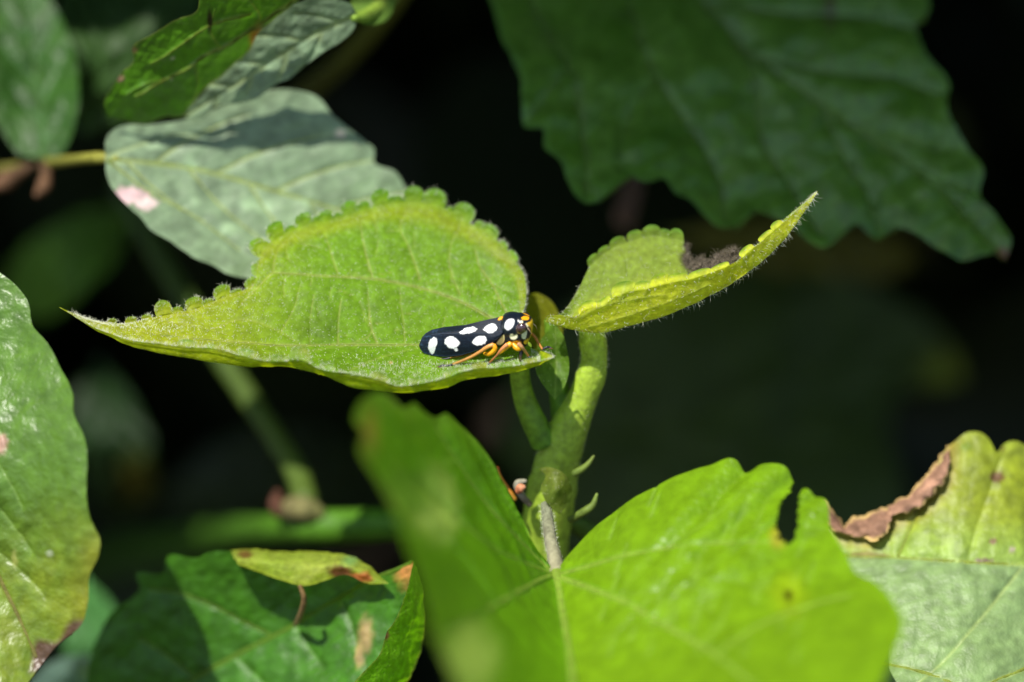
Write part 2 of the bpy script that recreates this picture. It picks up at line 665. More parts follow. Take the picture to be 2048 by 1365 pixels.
# ================================================================== the setting: soil, leaves added for shade, and background foliage
def soil():
    n = 90
    g = np.linspace(-1, 1, n)
    g = np.sign(g) * np.abs(g) ** 3 * 60
    X, Y = np.meshgrid(g, g, indexing='ij')
    Z = 0.01 * noise(np.stack([X, Y], -1), 0.5, 5) - 0.0
    V = np.stack([X, Y, Z], -1).reshape(-1, 3)
    m = solid_material('soil', rough=0.95, spec=0.1, scale=30, mott=0.4, bump=0.5, colour=(0.05, 0.036, 0.024))
    o = mesh_object('ground', V, grid_faces(n, n), m)
    tag(o, 'dark bare soil under the shrub', 'soil', kind='structure')


soil()


def cam_frame(x, u, d):
    """millimetres right / up / away from the insect, in camera terms"""
    return TARGET + (np.asarray(x)[..., None] * RIGHT + np.asarray(u)[..., None] * UP + np.asarray(d)[..., None] * FWD) * MM


def leaf_cloud(name, centres, size, mat, cols, label, category, seed, up_bias=0.5):
    r = np.random.default_rng(seed)
    nu, nv = 7, 5
    u = np.linspace(0, 1, nu)
    wd = np.array([0.06, 0.55, 0.86, 0.92, 0.74, 0.42, 0.03]) * 0.42
    v = np.linspace(-1, 1, nv)
    U, Vv = np.meshgrid(u, v, indexing='ij')
    X = U - 0.5
    Y = wd[:, None] * Vv
    Z = 0.10 * np.abs(Vv) - 0.25 * (U - 0.45) ** 2
    base = np.stack([X, Y, Z], -1).reshape(-1, 3)
    n = len(centres)
    d = r.normal(size=(n, 3)); d[:, 2] *= 0.4
    d /= np.linalg.norm(d, axis=1, keepdims=True)
    nn = r.normal(size=(n, 3)) * (1 - up_bias) + np.array([0, -0.35, 0.9]) * up_bias * 2
    nn -= (nn * d).sum(1, keepdims=True) * d
    nn /= np.linalg.norm(nn, axis=1, keepdims=True)
    b = np.cross(nn, d)
    s = (np.broadcast_to(size, (n,)) * r.uniform(0.7, 1.3, n))[:, None, None] * MM
    V = centres[:, None] + s * (base[None, :, :1] * d[:, None] + base[None, :, 1:2] * b[:, None] + base[None, :, 2:] * nn[:, None])
    F = (np.arange(n)[:, None, None] * (nu * nv) + grid_faces(nu, nv)[None]).reshape(-1, 4)
    t = r.uniform(0, 1, (n, 1))
    c = cols[0] * (1 - t) + cols[1] * t
    col = np.repeat(c, nu * nv, 0)
    o = mesh_object(name, V.reshape(-1, 3), F, mat, None, col)
    return tag(o, label, category, kind='stuff')


SU = SC[2] / SC[1]                 # how far a sunray comes forward for each millimetre it rises
SX = -SC[0] / SC[1]
# unseen leaves added overhead, fitted to the sunrays to keep the sun off everything behind the front leaves
cs = []
r_ = np.random.default_rng(21)
sz = []
while len(cs) < 2900:
    u = r_.uniform(95, 170)
    x = r_.uniform(-330, 330)
    k = len(cs)
    small_one = k < 1300
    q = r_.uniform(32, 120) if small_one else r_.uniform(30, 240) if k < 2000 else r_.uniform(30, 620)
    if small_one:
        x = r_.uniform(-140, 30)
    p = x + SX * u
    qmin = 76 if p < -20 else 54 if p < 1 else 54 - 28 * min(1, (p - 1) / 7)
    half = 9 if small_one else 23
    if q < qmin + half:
        continue
    cs.append((x, u, q - SU * u))
    sz.append(15.0 if small_one else 36.0)
cs = np.array(cs)
leaf_cloud('added_shade_leaves', cam_frame(cs[:, 0], cs[:, 1], cs[:, 2]), np.array(sz), M_dark,
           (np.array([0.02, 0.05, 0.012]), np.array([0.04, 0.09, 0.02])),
           'dense dark leaves added out of view overhead to shade the background', 'foliage', 5, 0.75)
r_ = np.random.default_rng(22)
n = 1500
cs = np.c_[r_.uniform(-330, 330, n), r_.uniform(-190, 230, n), r_.uniform(170, 480, n)]
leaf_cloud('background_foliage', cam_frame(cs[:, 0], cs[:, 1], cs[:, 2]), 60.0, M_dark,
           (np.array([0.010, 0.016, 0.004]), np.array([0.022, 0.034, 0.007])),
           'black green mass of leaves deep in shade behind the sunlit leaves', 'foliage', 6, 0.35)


# ================================================================== the shoot that carries the insect's leaf
shoot = thing('leafy_shoot', (1100, 1000, 6),
              'sunlit green shoot whose curled young leaves carry the spotted leafhopper', 'plant')

# ---- the boat-shaped leaf the insect stands on
far_margin = [(118, 615, -1), (190, 642, -1), (260, 648, 0), (330, 632, .5), (395, 618, 1), (450, 594, 2), (500, 574, 3),
              (524, 548, 4), (524, 502, 5), (560, 474, 6), (615, 450, 7), (655, 442, 7.5), (700, 430, 8), (765, 410, 8.5),
              (830, 405, 9), (878, 414, 9), (935, 446, 8.5), (982, 472, 7.5), (1025, 515, 6), (1048, 550, 4.8),
              (1052, 600, 3), (1042, 650, 1.2), (1052, 682, 0)]
upper_mid = [(118, 615, -1), (195, 645, -1.4), (300, 656, -1.2), (400, 650, -.4), (490, 628, .6), (560, 588, 2), (640, 562, 3),
             (760, 558, 4), (880, 568, 4.3), (980, 600, 3.4), (1028, 645, 1.6), (1052, 684, 0)]
midrib = [(118, 615, -1), (200, 648, -1.9), (320, 668, -2.2), (450, 682, -1.8), (560, 690, -1.2), (700, 690, -.7),
          (840, 690, -.4), (950, 690, -.3), (1055, 688, 0)]
floor_ = [(118, 615, -1), (205, 658, -2.6), (330, 690, -3.3), (470, 711, -3.6), (600, 726, -3.7), (740, 738, -3.8),
          (880, 736, -3.5), (1000, 729, -3.4), (1070, 716, -2.9), (1064, 696, -.8)]
trough = [(118, 615, -1), (197, 666, -3.1), (293, 704, -4.2), (403, 723, -5), (503, 736, -5.5), (584, 739, -5.7), (642, 754, -6),
          (700, 776, -6.4), (780, 787, -6.6), (845, 785, -6.5), (890, 779, -6.2), (935, 762, -5.9), (987, 755, -5.6),
          (1045, 743, -5), (1090, 722, -4), (1070, 698, -1.2)]
rim = [(118, 615, -1), (190, 656, -3.2), (270, 682, -4.6), (339, 690, -5.4), (380, 695, -5.8), (429, 697, -6.2), (490, 714, -6.7), (558, 724, -7.1),
       (600, 722, -7.3), (650, 742, -7.6), (713, 749, -7.9), (755, 760, -8.1), (793, 772, -8.2), (830, 770, -8.1), (890, 757, -7.7),
       (922, 745, -7.4), (955, 737, -7), (1003, 735, -6.6), (1051, 728, -6), (1106, 713, -4.8), (1078, 698, -1.6)]
NU, NV = 560, 150
C = [resample(c, NU) for c in (far_margin, upper_mid, midrib, floor_, trough, rim)]
v = np.linspace(0, 1, NV)
G = across(C, [0, .38, .60, .74, .88, 1.0], v)
puff = np.zeros(G.shape[:2])
teeth = [(225, 640, 14), (262, 638, 18), (292, 634, 16), (324, 610, 27), (354, 618, 18), (386, 602, 28), (414, 602, 18), (442, 578, 30), (470, 582, 18), (498, 562, 22),
         (509, 540, 20), (508, 515, 18), (507, 490, 30), (548, 455, 34), (578, 456, 20), (606, 434, 30), (630, 438, 14), (650, 428, 24), (674, 430, 16), (697, 411, 28), (724, 410, 24),
         (760, 388, 32), (792, 396, 26), (828, 382, 32), (872, 388, 36), (906, 420, 18), (934, 418, 34), (962, 448, 16), (985, 458, 28), (1010, 488, 16), (1030, 510, 20)]
G, puff = make_teeth(G, puff, 0, teeth, 9)
rim_teeth = [(375, 684, 30), (428, 692, 26), (495, 704, 30), (556, 714, 26), (600, 702, 32), (655, 732, 24), (760, 750, 28), (835, 760, 26),
             (905, 742, 30), (958, 728, 24), (1010, 728, 24), (1060, 720, 22)]
G, puff = make_teeth(G, puff, 1, rim_teeth, 6)
GREEN = lin(120, 164, 32)
YEL = lin(176, 184, 40)
veins = [(midrib, 3.0, 1.0),
         ([(1045, 670), (990, 640), (930, 608), (860, 582), (760, 560), (640, 552), (545, 546)], 3.0, 1.0),
         ([(1040, 660), (1010, 620), (985, 570), (958, 530), (950, 500)], 2.5, .8),
         ([(1045, 655), (1040, 600), (1035, 560)], 2.5, .6),
         ([(545, 546), (530, 560), (500, 590), (480, 610)], 2.5, .7),
         ([(545, 546), (556, 500), (575, 480)], 2.5, .6),
         ([(840, 560), (820, 500), (800, 450), (812, 425)], 2.0, .7),
         ([(745, 556), (730, 500), (720, 450)], 2.0, .7),
         ([(676, 550), (660, 500), (650, 470)], 2.0, .6),
         ([(920, 590), (900, 540), (905, 480), (920, 455)], 2.0, .6),
         ([(700, 688), (740, 670), (738, 620), (735, 580)], 1.6, .55),
         ([(810, 688), (806, 640), (800, 600)], 1.6, .5),
         ([(756, 690), (742, 655), (738, 615)], 2.2, .8),
         ([(676, 690), (676, 650), (682, 600)], 2.2, .8),
         ([(620, 688), (620, 640), (628, 590)], 1.8, .6),
         ([(560, 668), (590, 610), (600, 570)], 1.6, .5),
         ([(420, 660), (480, 640), (560, 665), (600, 688)], 2.2, .55),
         ([(320, 640), (400, 655), (450, 668)], 2.2, .5),
         ([(700, 740), (760, 715), (840, 695)], 1.8, .4), ([(560, 715), (640, 700), (700, 692)], 1.8, .4),
         ([(880, 735), (930, 712), (990, 695)], 1.8, .4)]
rv = np.random.default_rng(4)
for i in range(44):                       # short cross veins
    x0, y0 = rv.uniform(560, 1020), rv.uniform(430, 670)
    a = rv.choice([rv.uniform(-.5, .2), rv.uniform(1.2, 1.9)])
    ln = rv.uniform(14, 42)
    veins.append(([(x0, y0), (x0 + ln * .5 * math.cos(a) + rv.uniform(-3, 3), y0 - ln * .5 * math.sin(a)), (x0 + ln * math.cos(a), y0 - ln * math.sin(a))], 1.3, .42))


def paint_main(col, P2, nu, nv, puff):
    vv = np.linspace(0, 1, nv)
    tip = 1 - sstep(280, 680, P2[:, 0])[:, None]
    col = col * (1 - .85 * tip) + YEL * 1.05 * .85 * tip
    V2 = np.repeat(vv[None], nu, 0).reshape(-1, 1)
    edge = np.exp(-((V2 - .10) / .055) ** 2)
    col = col * (1 - .5 * edge) + lin(170, 175, 35) * .5 * edge
    low = sstep(.80, .9, V2)
    col = col * (1 - .8 * low) + lin(178, 190, 30) * .8 * low
    t = sstep(.3, 1.1, puff.reshape(-1, 1))
    col = col * (1 - .7 * t) + lin(96, 156, 40) * .7 * t
    rimm = sstep(.93, .97, V2)
    wob = np.clip(.45 + .6 * noise(P2[None], 70, 33)[0], 0, 1)[:, None]
    c2 = lin(96, 150, 60) * wob + lin(150, 150, 70) * (1 - wob)
    return col * (1 - .7 * rimm) + c2 * .7 * rimm


main_leaf = leaf_mesh('leaf', shoot, G, M_young, GREEN * .86, GREEN * 1.16, veins, lin(190, 196, 110) * .9, relief=.13, quilt=20,
                      spots=[(640, 660, 40, 30, GREEN * .7, .6), (602, 745, 3, 2, lin(210, 190, 150), .3), (782, 726, 4, 3, lin(190, 170, 110), .3)],
                      puff=puff, puff_mm=.16, noise_mm=.10, wave=120, seed=2, vein_rows=(.04, .93), paint=paint_main)
main_leaf.obj['label'] = 'boat shaped yellow green leaf with knobbly toothed rim under the insect'
vein_tubes(main_leaf, main_leaf.obj, [('midrib', midrib[2:], 1.6, 4.2), ('vein', veins[1][0], 4.0, 1.6), ('vein', veins[2][0], 3.0, 1.2)],
           M_soft, lin(165, 182, 85) * .8, rows=(.06, .70), sink=.75)

# ---- fine hairs over the leaf
nu, nv = main_leaf.G.shape[:2]
rh = np.random.default_rng(9)
k = 5200
iu = rh.integers(20, nu - 4, k); iv = rh.integers(10, int(nv * .80), k)
base = main_leaf.W[iu, iv]
nrm = main_leaf.N[iu, iv] + rh.normal(size=(k, 3)) * .35
spikes('leaf_hair', main_leaf.obj, base, nrm, rh.uniform(.06, .2, k) * MM, rh.uniform(.02, .034, k) * MM, M_hair, .4, 3)
k = 2600
sel = rh.random(k) < .5
iu = rh.integers(10, nu - 2, k)
iv = np.where(sel, rh.integers(0, 5, k), nv - 1 - rh.integers(0, 7, k))
base = main_leaf.W[iu, iv]
outw = np.where(sel[:, None], main_leaf.W[iu, 0] - main_leaf.W[iu, 14], main_leaf.W[iu, nv - 1] - main_leaf.W[iu, nv - 12])
outw /= np.linalg.norm(outw, axis=1, keepdims=True) + 1e-12
spikes('margin_hair', main_leaf.obj, base, outw + rh.normal(size=(k, 3)) * .5 + main_leaf.N[iu, iv] * .4, rh.uniform(.2, .5, k) * MM,
       rh.uniform(.012, .02, k) * MM, M_hair, .8, 4)
# dense down along the floor below the insect's feet and in the trough
k = 1300
iu = rh.integers(int(nu * .62), nu - 4, k); iv = rh.integers(int(nv * .70), int(nv * .80), k)
spikes('floor_hair', main_leaf.obj, main_leaf.W[iu, iv], main_leaf.N[iu, iv] + rh.normal(size=(k, 3)) * .4,
       rh.uniform(.2, .45, k) * MM, rh.uniform(.012, .02, k) * MM, M_hair, .8, 6)

# ---- the keeled young leaf on the right, with the withered patch
r_far = [(1088, 640, 0), (1120, 628, 1.2), (1140, 606, 2.4), (1160, 575, 3.4), (1180, 535, 4.4), (1200, 516, 5), (1235, 494, 5.6), (1270, 482, 6), (1305, 474, 6),
         (1340, 480, 5.6), (1362, 484, 5.2), (1372, 510, 4.4), (1378, 532, 3.4), (1392, 550, 2), (1420, 553, 1), (1450, 540, .6), (1480, 515, .6), (1520, 487, .2),
         (1570, 440, -.6), (1635, 382, -2)]
r_fmid = [(1090, 642, 0), (1130, 640, 1.4), (1170, 612, 2.2), (1215, 585, 2.6), (1270, 570, 2.5), (1330, 562, 2.2), (1380, 562, 1.4), (1430, 556, .4),
          (1490, 525, -.1), (1560, 462, -.8), (1635, 382, -2)]
r_keel = [(1092, 644, -.4), (1125, 655, -.6), (1165, 664, -.8), (1200, 665, -1), (1250, 652, -1.2), (1310, 637, -1.4), (1370, 615, -1.6), (1430, 585, -1.8),
          (1490, 548, -1.9), (1545, 503, -2), (1590, 450, -2.1), (1635, 382, -2)]
r_near = [(1094, 634, -1), (1120, 632, -1.8), (1150, 634, -2.6), (1172, 620, -3.2), (1205, 612, -3.7), (1235, 592, -4.1), (1262, 584, -4.3), (1300, 578, -4.5),
          (1340, 568, -4.5), (1385, 560, -4.4), (1430, 545, -4.2), (1480, 520, -3.9), (1530, 478, -3.4), (1580, 436, -2.8), (1635, 382, -2)]
NU, NV = 420, 100
C = [resample(c, NU) for c in (r_far, r_fmid, r_keel, r_near)]
G = across(C, [0, .38, .66, 1], np.linspace(0, 1, NV))
puff = np.zeros(G.shape[:2])
G, puff = make_teeth(G, puff, 0, [(1182, 518, 22), (1205, 500, 22), (1232, 482, 26), (1268, 469, 26), (1304, 458, 30), (1332, 466, 22), (1356, 466, 24)], 7)
G, puff = make_teeth(G, puff, 1, [(1172, 609, 30), (1205, 603, 26), (1246, 571, 40), (1285, 569, 30), (1320, 556, 32), (1354, 554, 34), (1400, 546, 36), (1440, 533, 30),
                                  (1492, 500, 26), (1530, 470, 26), (1552, 448, 20)], 7)
RY = lin(230, 230, 60)
RG = lin(200, 214, 76)


def paint_right(col, P2, nu, nv, puff):
    V2 = np.repeat(np.linspace(0, 1, nv)[None], nu, 0).reshape(-1, 1)
    lowk = np.exp(-((V2 - .70) / .07) ** 2)
    col = col * (1 - .6 * lowk) + lin(196, 205, 50) * .6 * lowk
    far = 1 - sstep(.3, .6, V2)
    col = col * (1 - .8 * far) + lin(132, 166, 66) * .8 * far
    t = sstep(.3, 1.1, puff.reshape(-1, 1))
    col = col * (1 - .8 * t) + lin(92, 152, 45) * .8 * t
    d = np.hypot((P2[:, 0] - 1420) / 62, (P2[:, 1] - 520) / 34)
    w = ((1 - sstep(.8, 1.1, d)) * (V2[:, 0] < .5))[:, None]
    return col * (1 - w) + np.array([.07, .055, .035]) * w


right_leaf = leaf_mesh('leaf', shoot, G, M_soft, RG * .85, RY * .95,
                       [(r_keel, 3, .8), ([(1150, 640), (1200, 615), (1260, 600), (1330, 590)], 2.5, .5), ([(1180, 655), (1260, 630), (1350, 600), (1420, 570)], 2.5, .4),
                        ([(1240, 600), (1255, 550), (1250, 510)], 2.2, .6), ([(1290, 590), (1310, 540), (1325, 500)], 2.2, .5), ([(1200, 610), (1205, 560), (1215, 520)], 2.2, .5)],
                       lin(205, 210, 130), relief=.15, puff=puff, puff_mm=.2, noise_mm=.1, wave=110, seed=5, paint=paint_right)
right_leaf.obj['label'] = 'keeled downy young leaf with a withered dark patch and long upturned tip'
nu, nv = right_leaf.G.shape[:2]
k = 3000
iu = rh.integers(4, nu - 2, k); iv = rh.integers(2, nv - 2, k)
spikes('leaf_hair', right_leaf.obj, right_leaf.W[iu, iv], right_leaf.N[iu, iv] * rh.choice([-1, 1], k)[:, None] + rh.normal(size=(k, 3)) * .6,
       rh.uniform(.15, .45, k) * MM, rh.uniform(.011, .02, k) * MM, M_hair, .8, 7)
k = 130
iu = rh.integers(30, nu - 2, k)
iv = rh.integers(int(nv * .60), int(nv * .70), k)
spikes('keel_hair', right_leaf.obj, right_leaf.W[iu, iv], -UP[None] * .8 + RIGHT * .6 + rh.normal(size=(k, 3)) * .45, rh.uniform(.4, .95, k) * MM,
       rh.uniform(.013, .02, k) * MM, M_hair, 1.2, 8)
# withered, dark, hairy crumple on the far margin
wp = resample([(1368, 492, 4.6), (1385, 520, 3.6), (1405, 528, 2.4), (1425, 518, 1.8), (1440, 512, 1.4), (1458, 505, 1), (1474, 502, .6)], 60)
wq = resample([(1374, 545, 2.4), (1388, 560, 1.2), (1405, 562, .6), (1425, 560, .4), (1440, 555, .2), (1458, 545, .1), (1480, 522, .2)], 60)
vv = np.linspace(0, 1, 24)[None, :, None]
Gw = wp[:, None] * (1 - vv) + wq[:, None] * vv
Gw[..., 1] += 11 * noise(Gw[..., :2], 26, 41) * (1 - vv[..., 0])
Gw[..., 2] += .9 * noise(Gw[..., :2], 26, 42)
Gw[..., 0] += 4 * noise(Gw[..., :2], 18, 43)
withered = leaf_mesh('withered_patch', right_leaf.obj, Gw, M_dry, np.array([.06, .05, .035]), np.array([.16, .13, .10]), relief=0, noise_mm=.35, wave=16, seed=8)
k = 3400
iu = rh.integers(0, 60, k); iv = rh.integers(0, 24, k)
spikes('withered_hair', right_leaf.obj, withered.W[iu, iv], UP[None] * .7 + rh.normal(size=(k, 3)) * .8 - FWD[None] * .3, rh.uniform(.3, .95, k) * MM,
       rh.uniform(.015, .028, k) * MM, M_darkhair, 1.2, 12)

# ---- small folded leaf behind the insect's head
Gs = flat_grid([(1085, 720), (1062, 690), (1050, 650), (1052, 612), (1058, 590), (1075, 586)], [(1085, 720), (1118, 690), (1125, 660), (1118, 632), (1100, 602), (1075, 586)],
               [(1085, 720, 5), (1055, 620, 7), (1115, 640, 8), (1075, 586, 9)], 90, 50)
small = leaf_mesh('leaf', shoot, Gs, M_young, lin(118, 124, 20) * .8, lin(140, 145, 30) * .8, [([(1085, 720), (1080, 650), (1075, 590)], 2, .5)], lin(150, 160, 60), relief=.1, noise_mm=.05, seed=14)
small.obj['label'] = 'small olive young leaf behind the head of the insect'

# ---- stem, petioles, stipules
SG = lin(148, 172, 54)
SD = lin(84, 122, 28)


def mott_stem(col, t, V):
    return col


stem = tube_object('stem', shoot, [(1180, 640, 3, 24), (1185, 680, 3.4, 27), (1188, 725, 4, 28), (1172, 780, 5, 30), (1150, 830, 6, 34), (1128, 880, 7, 44), (1112, 940, 8, 46), (1100, 1000, 9, 50),
                                   (1090, 1080, 11, 48), (1080, 1200, 14, 46), (1070, 1350, 18, 46), (1060, 1600, 26, 48), (1040, 2400, 70, 55)],
                   M_stem, SG, SD, 24, 120, 3, .09)
tube_object('petiole', shoot, [(1050, 690, 1.0, 14), (1042, 715, 2.2, 18), (1040, 750, 3.6, 20), (1048, 795, 4.8, 22), (1066, 840, 5.6, 25), (1090, 885, 6.6, 28)], M_stem, SG * .9, SD, 16, 50, 5)
tube_object('petiole', shoot, [(1100, 640, 4.5, 12), (1106, 680, 5, 16), (1112, 730, 5.6, 20), (1120, 790, 6.6, 22), (1128, 850, 7.4, 24)], M_stem, lin(96, 130, 30) * .8, SD, 16, 50, 6)
# folded bud leaf between the petioles
Gb = flat_grid([(1110, 800), (1085, 770), (1070, 740), (1072, 700), (1090, 668), (1110, 650)], [(1110, 800), (1130, 772), (1139, 735), (1135, 700), (1126, 670), (1110, 650)],
               [(1110, 800, 2.6), (1080, 720, 1.6), (1145, 720, 2.4), (1112, 720, 3.6), (1110, 650, 3)], 80, 46)
bud = leaf_mesh('leaf', shoot, Gb, M_young, lin(100, 140, 40) * .8, lin(120, 155, 50) * .8, [([(1110, 800), (1112, 720), (1110, 655)], 2, .5)], lin(150, 170, 90), relief=.1, noise_mm=.08, seed=15)
bud.obj['label'] = 'folded bud leaf between the stem and the petiole'


def stipule(path, c0, c1):
    return tube_object('stipule', shoot, path, M_stem, c0, c1, 8, 24, 8, .1)


Gc = flat_grid([(1118, 1030), (1090, 1000), (1082, 975), (1090, 950), (1078, 938), (1092, 934)], [(1118, 1030), (1142, 1000), (1144, 975), (1130, 950), (1112, 938), (1092, 934)],
               [(1118, 1030, 2), (1085, 970, 2.6), (1142, 985, 3), (1115, 980, .8), (1092, 934, 2)], 60, 40)
cst = leaf_mesh('stipule', shoot, Gc, M_young, lin(112, 140, 50) * .7, lin(150, 160, 60) * .75, relief=0, noise_mm=.08, seed=16)
stipule([(1148, 948, 5, 8), (1165, 938, 4.6, 7), (1180, 924, 4.2, 5), (1188, 912, 4, 2)], lin(100, 122, 48) * .8, lin(120, 136, 60) * .8)
stipule([(1140, 1040, 5, 8), (1165, 1026, 4, 9), (1186, 1010, 3.6, 7), (1194, 988, 3.4, 3)], lin(92, 112, 40) * .8, lin(112, 132, 56) * .8)
stipule([(1060, 1010, 5, 6), (1040, 985, 4, 8), (1035, 968, 4, 8), (1052, 962, 4, 4)], lin(118, 112, 90), lin(130, 126, 110))
stipule([(1030, 1000, 5, 6), (1010, 970, 5, 5), (998, 950, 5, 4), (995, 934, 5, 3)], lin(150, 110, 30), lin(190, 80, 30))
stipule([(1035, 985, 3.6, 6), (1042, 976, 3.3, 9), (1050, 974, 3.2, 4)], lin(190, 110, 70), lin(170, 120, 90))
tube_object('side_twig', shoot, [(1110, 1030, 10, 22), (1170, 1060, 14, 20), (1240, 1110, 20, 20), (1330, 1180, 30, 20), (1500, 1320, 50, 20)], M_stem, SD * .6, SD * .5, 12, 40, 17)
k = 1500
Q_ = resample([(1183, 660, 3.2, 26), (1188, 725, 4, 28), (1172, 780, 5, 30), (1150, 830, 6, 34), (1128, 880, 7, 44), (1112, 940, 8, 46), (1100, 1000, 9, 50)], k)
d_ = rh.normal(size=(k, 3)); d_ -= (d_ @ UP)[:, None] * UP * .9
d_ /= np.linalg.norm(d_, axis=1, keepdims=True)
spikes('stem_hair', stem, world_pts(Q_[:, :3]) + d_ * (Q_[:, 3:] * .05 * MM), d_ + UP * .2, rh.uniform(.12, .35, k) * MM, .013 * MM, M_hair, .8, 20)
pet = tube_object('petiole', shoot, [(1092, 1010, 3, 11), (1096, 1045, 1, 12), (1102, 1085, -2.5, 13), (1110, 1120, -5.5, 15), (1113, 1150, -8, 17)], M_stem, lin(120, 124, 100) * .8, lin(165, 160, 130) * .75, 14, 50, 18)
P_ = resample([(1092, 1010, 3), (1096, 1045, 1), (1102, 1085, -2.5), (1110, 1120, -5.5), (1113, 1150, -8)], 700)
d_ = rh.normal(size=(700, 3)); d_ -= (d_ @ UP)[:, None] * UP * .8
d_ /= np.linalg.norm(d_, axis=1, keepdims=True)
spikes('petiole_hair', pet, world_pts(P_) + d_ * .6 * MM, d_ + UP * .3, rh.uniform(.2, .45, 700) * MM, .013 * MM, M_hair, .8, 19)

# ---- the big leaf reaching towards the camera
g_left = [(1112, 1145, -8), (1060, 1075, -8), (1025, 1010, -9), (985, 935, -11), (945, 880, -13), (915, 850, -15), (888, 828, -18), (872, 836, -19.5), (845, 826, -22), (822, 808, -24), (805, 818, -26), (775, 795, -29),
          (750, 786, -32), (722, 800, -35), (705, 845, -39), (722, 868, -41), (712, 892, -42), (738, 950, -44), (775, 1010, -46), (805, 1090, -48), (835, 1180, -51), (872, 1290, -54), (920, 1400, -57), (1000, 1520, -60), (1200, 1680, -66)]
g_mid = [(1112, 1145, -8), (1124, 1220, -14), (1138, 1300, -22), (1150, 1400, -32), (1165, 1520, -46), (1200, 1680, -66)]
g_right = [(1112, 1145, -8), (1165, 1085, -7), (1240, 1020, -7), (1330, 965, -8), (1420, 935, -9), (1470, 922, -9.5), (1490, 948, -10), (1530, 932, -10.5), (1570, 936, -11), (1588, 966, -11.5), 
           (1602, 976, -12.5), (1614, 978, -13.5), (1632, 996, -14), (1645, 998, -14.5), (1660, 1060, -16.5), (1690, 1110, -20), (1710, 1150, -22.5), (1750, 1170, -26), (1785, 1205, -30), (1806, 1250, -34),
           (1790, 1310, -39), (1740, 1410, -46), (1600, 1560, -56), (1200, 1680, -66)]
NU, NV = 520, 140
g_left = [(a, b, c if c > -12 else -12 + (c + 12) * 1.22) for a, b, c in g_left]
C = [resample(c, NU) for c in (g_left, g_mid, g_right)]
mid_l = C[0] * .5 + C[1] * .5; mid_l[:, 2] += 9 * np.sin(np.linspace(0, math.pi, NU))
mid_r = C[2] * .5 + C[1] * .5; mid_r[:, 2] -= 2 * np.sin(np.linspace(0, math.pi, NU))
G = across([C[0], mid_l, C[1], mid_r, C[2]], [0, .25, .5, .75, 1], np.linspace(0, 1, NV))
FG = lin(132, 178, 24)
gv = [(g_mid, 5, 1), ([(1112, 1150), (1040, 1080), (960, 990), (900, 900), (870, 850)], 3.5, .8), ([(1105, 1150), (1010, 1200), (900, 1255), (850, 1270)], 4, .9),
      ([(1108, 1148), (980, 1090), (890, 1010), (820, 960)], 3, .6), ([(1120, 1155), (1230, 1195), (1330, 1250), (1430, 1310), (1540, 1400)], 5, .9),
      ([(1120, 1148), (1220, 1120), (1330, 1095), (1450, 1085), (1540, 1085)], 4, .7), ([(1430, 1310), (1520, 1250), (1620, 1210), (1700, 1190)], 3.5, .6),
      ([(1330, 1095), (1420, 1040), (1490, 980)], 2.5, .4), ([(1230, 1195), (1340, 1180), (1450, 1160), (1540, 1180)], 2.5, .4)]
gl = []
for i in range(46):                        # pale fine ribs on the right half
    x0, y0 = rv.uniform(1200, 1620), rv.uniform(1010, 1340)
    ln = rv.uniform(30, 70)
    gl.append(([(x0, y0), (x0 + ln * .35, y0 - ln * .9)], 2.6, .75))


def paint_front(col, P2, nu, nv, puff):
    V2 = np.repeat(np.linspace(0, 1, nv)[None], nu, 0).reshape(-1, 1)
    e = 1 - sstep(.0, .05, V2)
    col = np.where(V2 < .5, col * np.array([.80, 1.0, .9]), col)
    return col * (1 - .25 * e) + lin(160, 190, 70) * .25 * e


front = leaf_mesh('leaf', shoot, G, M_gloss, FG * .72, FG * .92, gv + gl, lin(150, 190, 80) * .9, relief=.3, quilt=40, noise_mm=.12, wave=260, seed=21, cut=[(1592, 930), (1580, 985), (1562, 1004), (1550, 1042), (1556, 1080), (1574, 1094), (1590, 1078), (1597, 1040), (1598, 1000), (1606, 930)],
                  spots=[(1577, 1190, 30, 36, lin(150, 182, 22), .9), (1577, 1192, 9, 11, lin(70, 70, 10), .5), (868, 1008, 40, 66, lin(212, 220, 110), .6), (815, 990, 60, 40, lin(150, 180, 60), .7),
                         (940, 1325, 50, 66, lin(212, 220, 110), .6), (735, 865, 16, 40, lin(170, 140, 50), .8), (1556, 1078, 14, 22, lin(165, 165, 40), .7)], paint=paint_front)
front.obj['label'] = 'large bright green leaf reaching forward from the shoot, notched margin and one brown speck'
vein_tubes(front, front.obj, [('midrib', g_mid, 13, 10), ('vein', gv[2][0], 9, 4), ('vein', gv[4][0], 10, 5), ('vein', gv[5][0], 7, 3), ('vein', gv[1][0], 7, 3), ('vein', gv[3][0], 6, 3), ('vein', gv[6][0], 5, 3)], M_soft, lin(168, 196, 76) * .9, sink=.55)


# ================================================================== the other leaves of the shrub
MIX = lin(150, 168, 140)


def leaf_thing(at, label, name='shrub_leaf', category='leaf'):
    return thing(name, at, label, category)


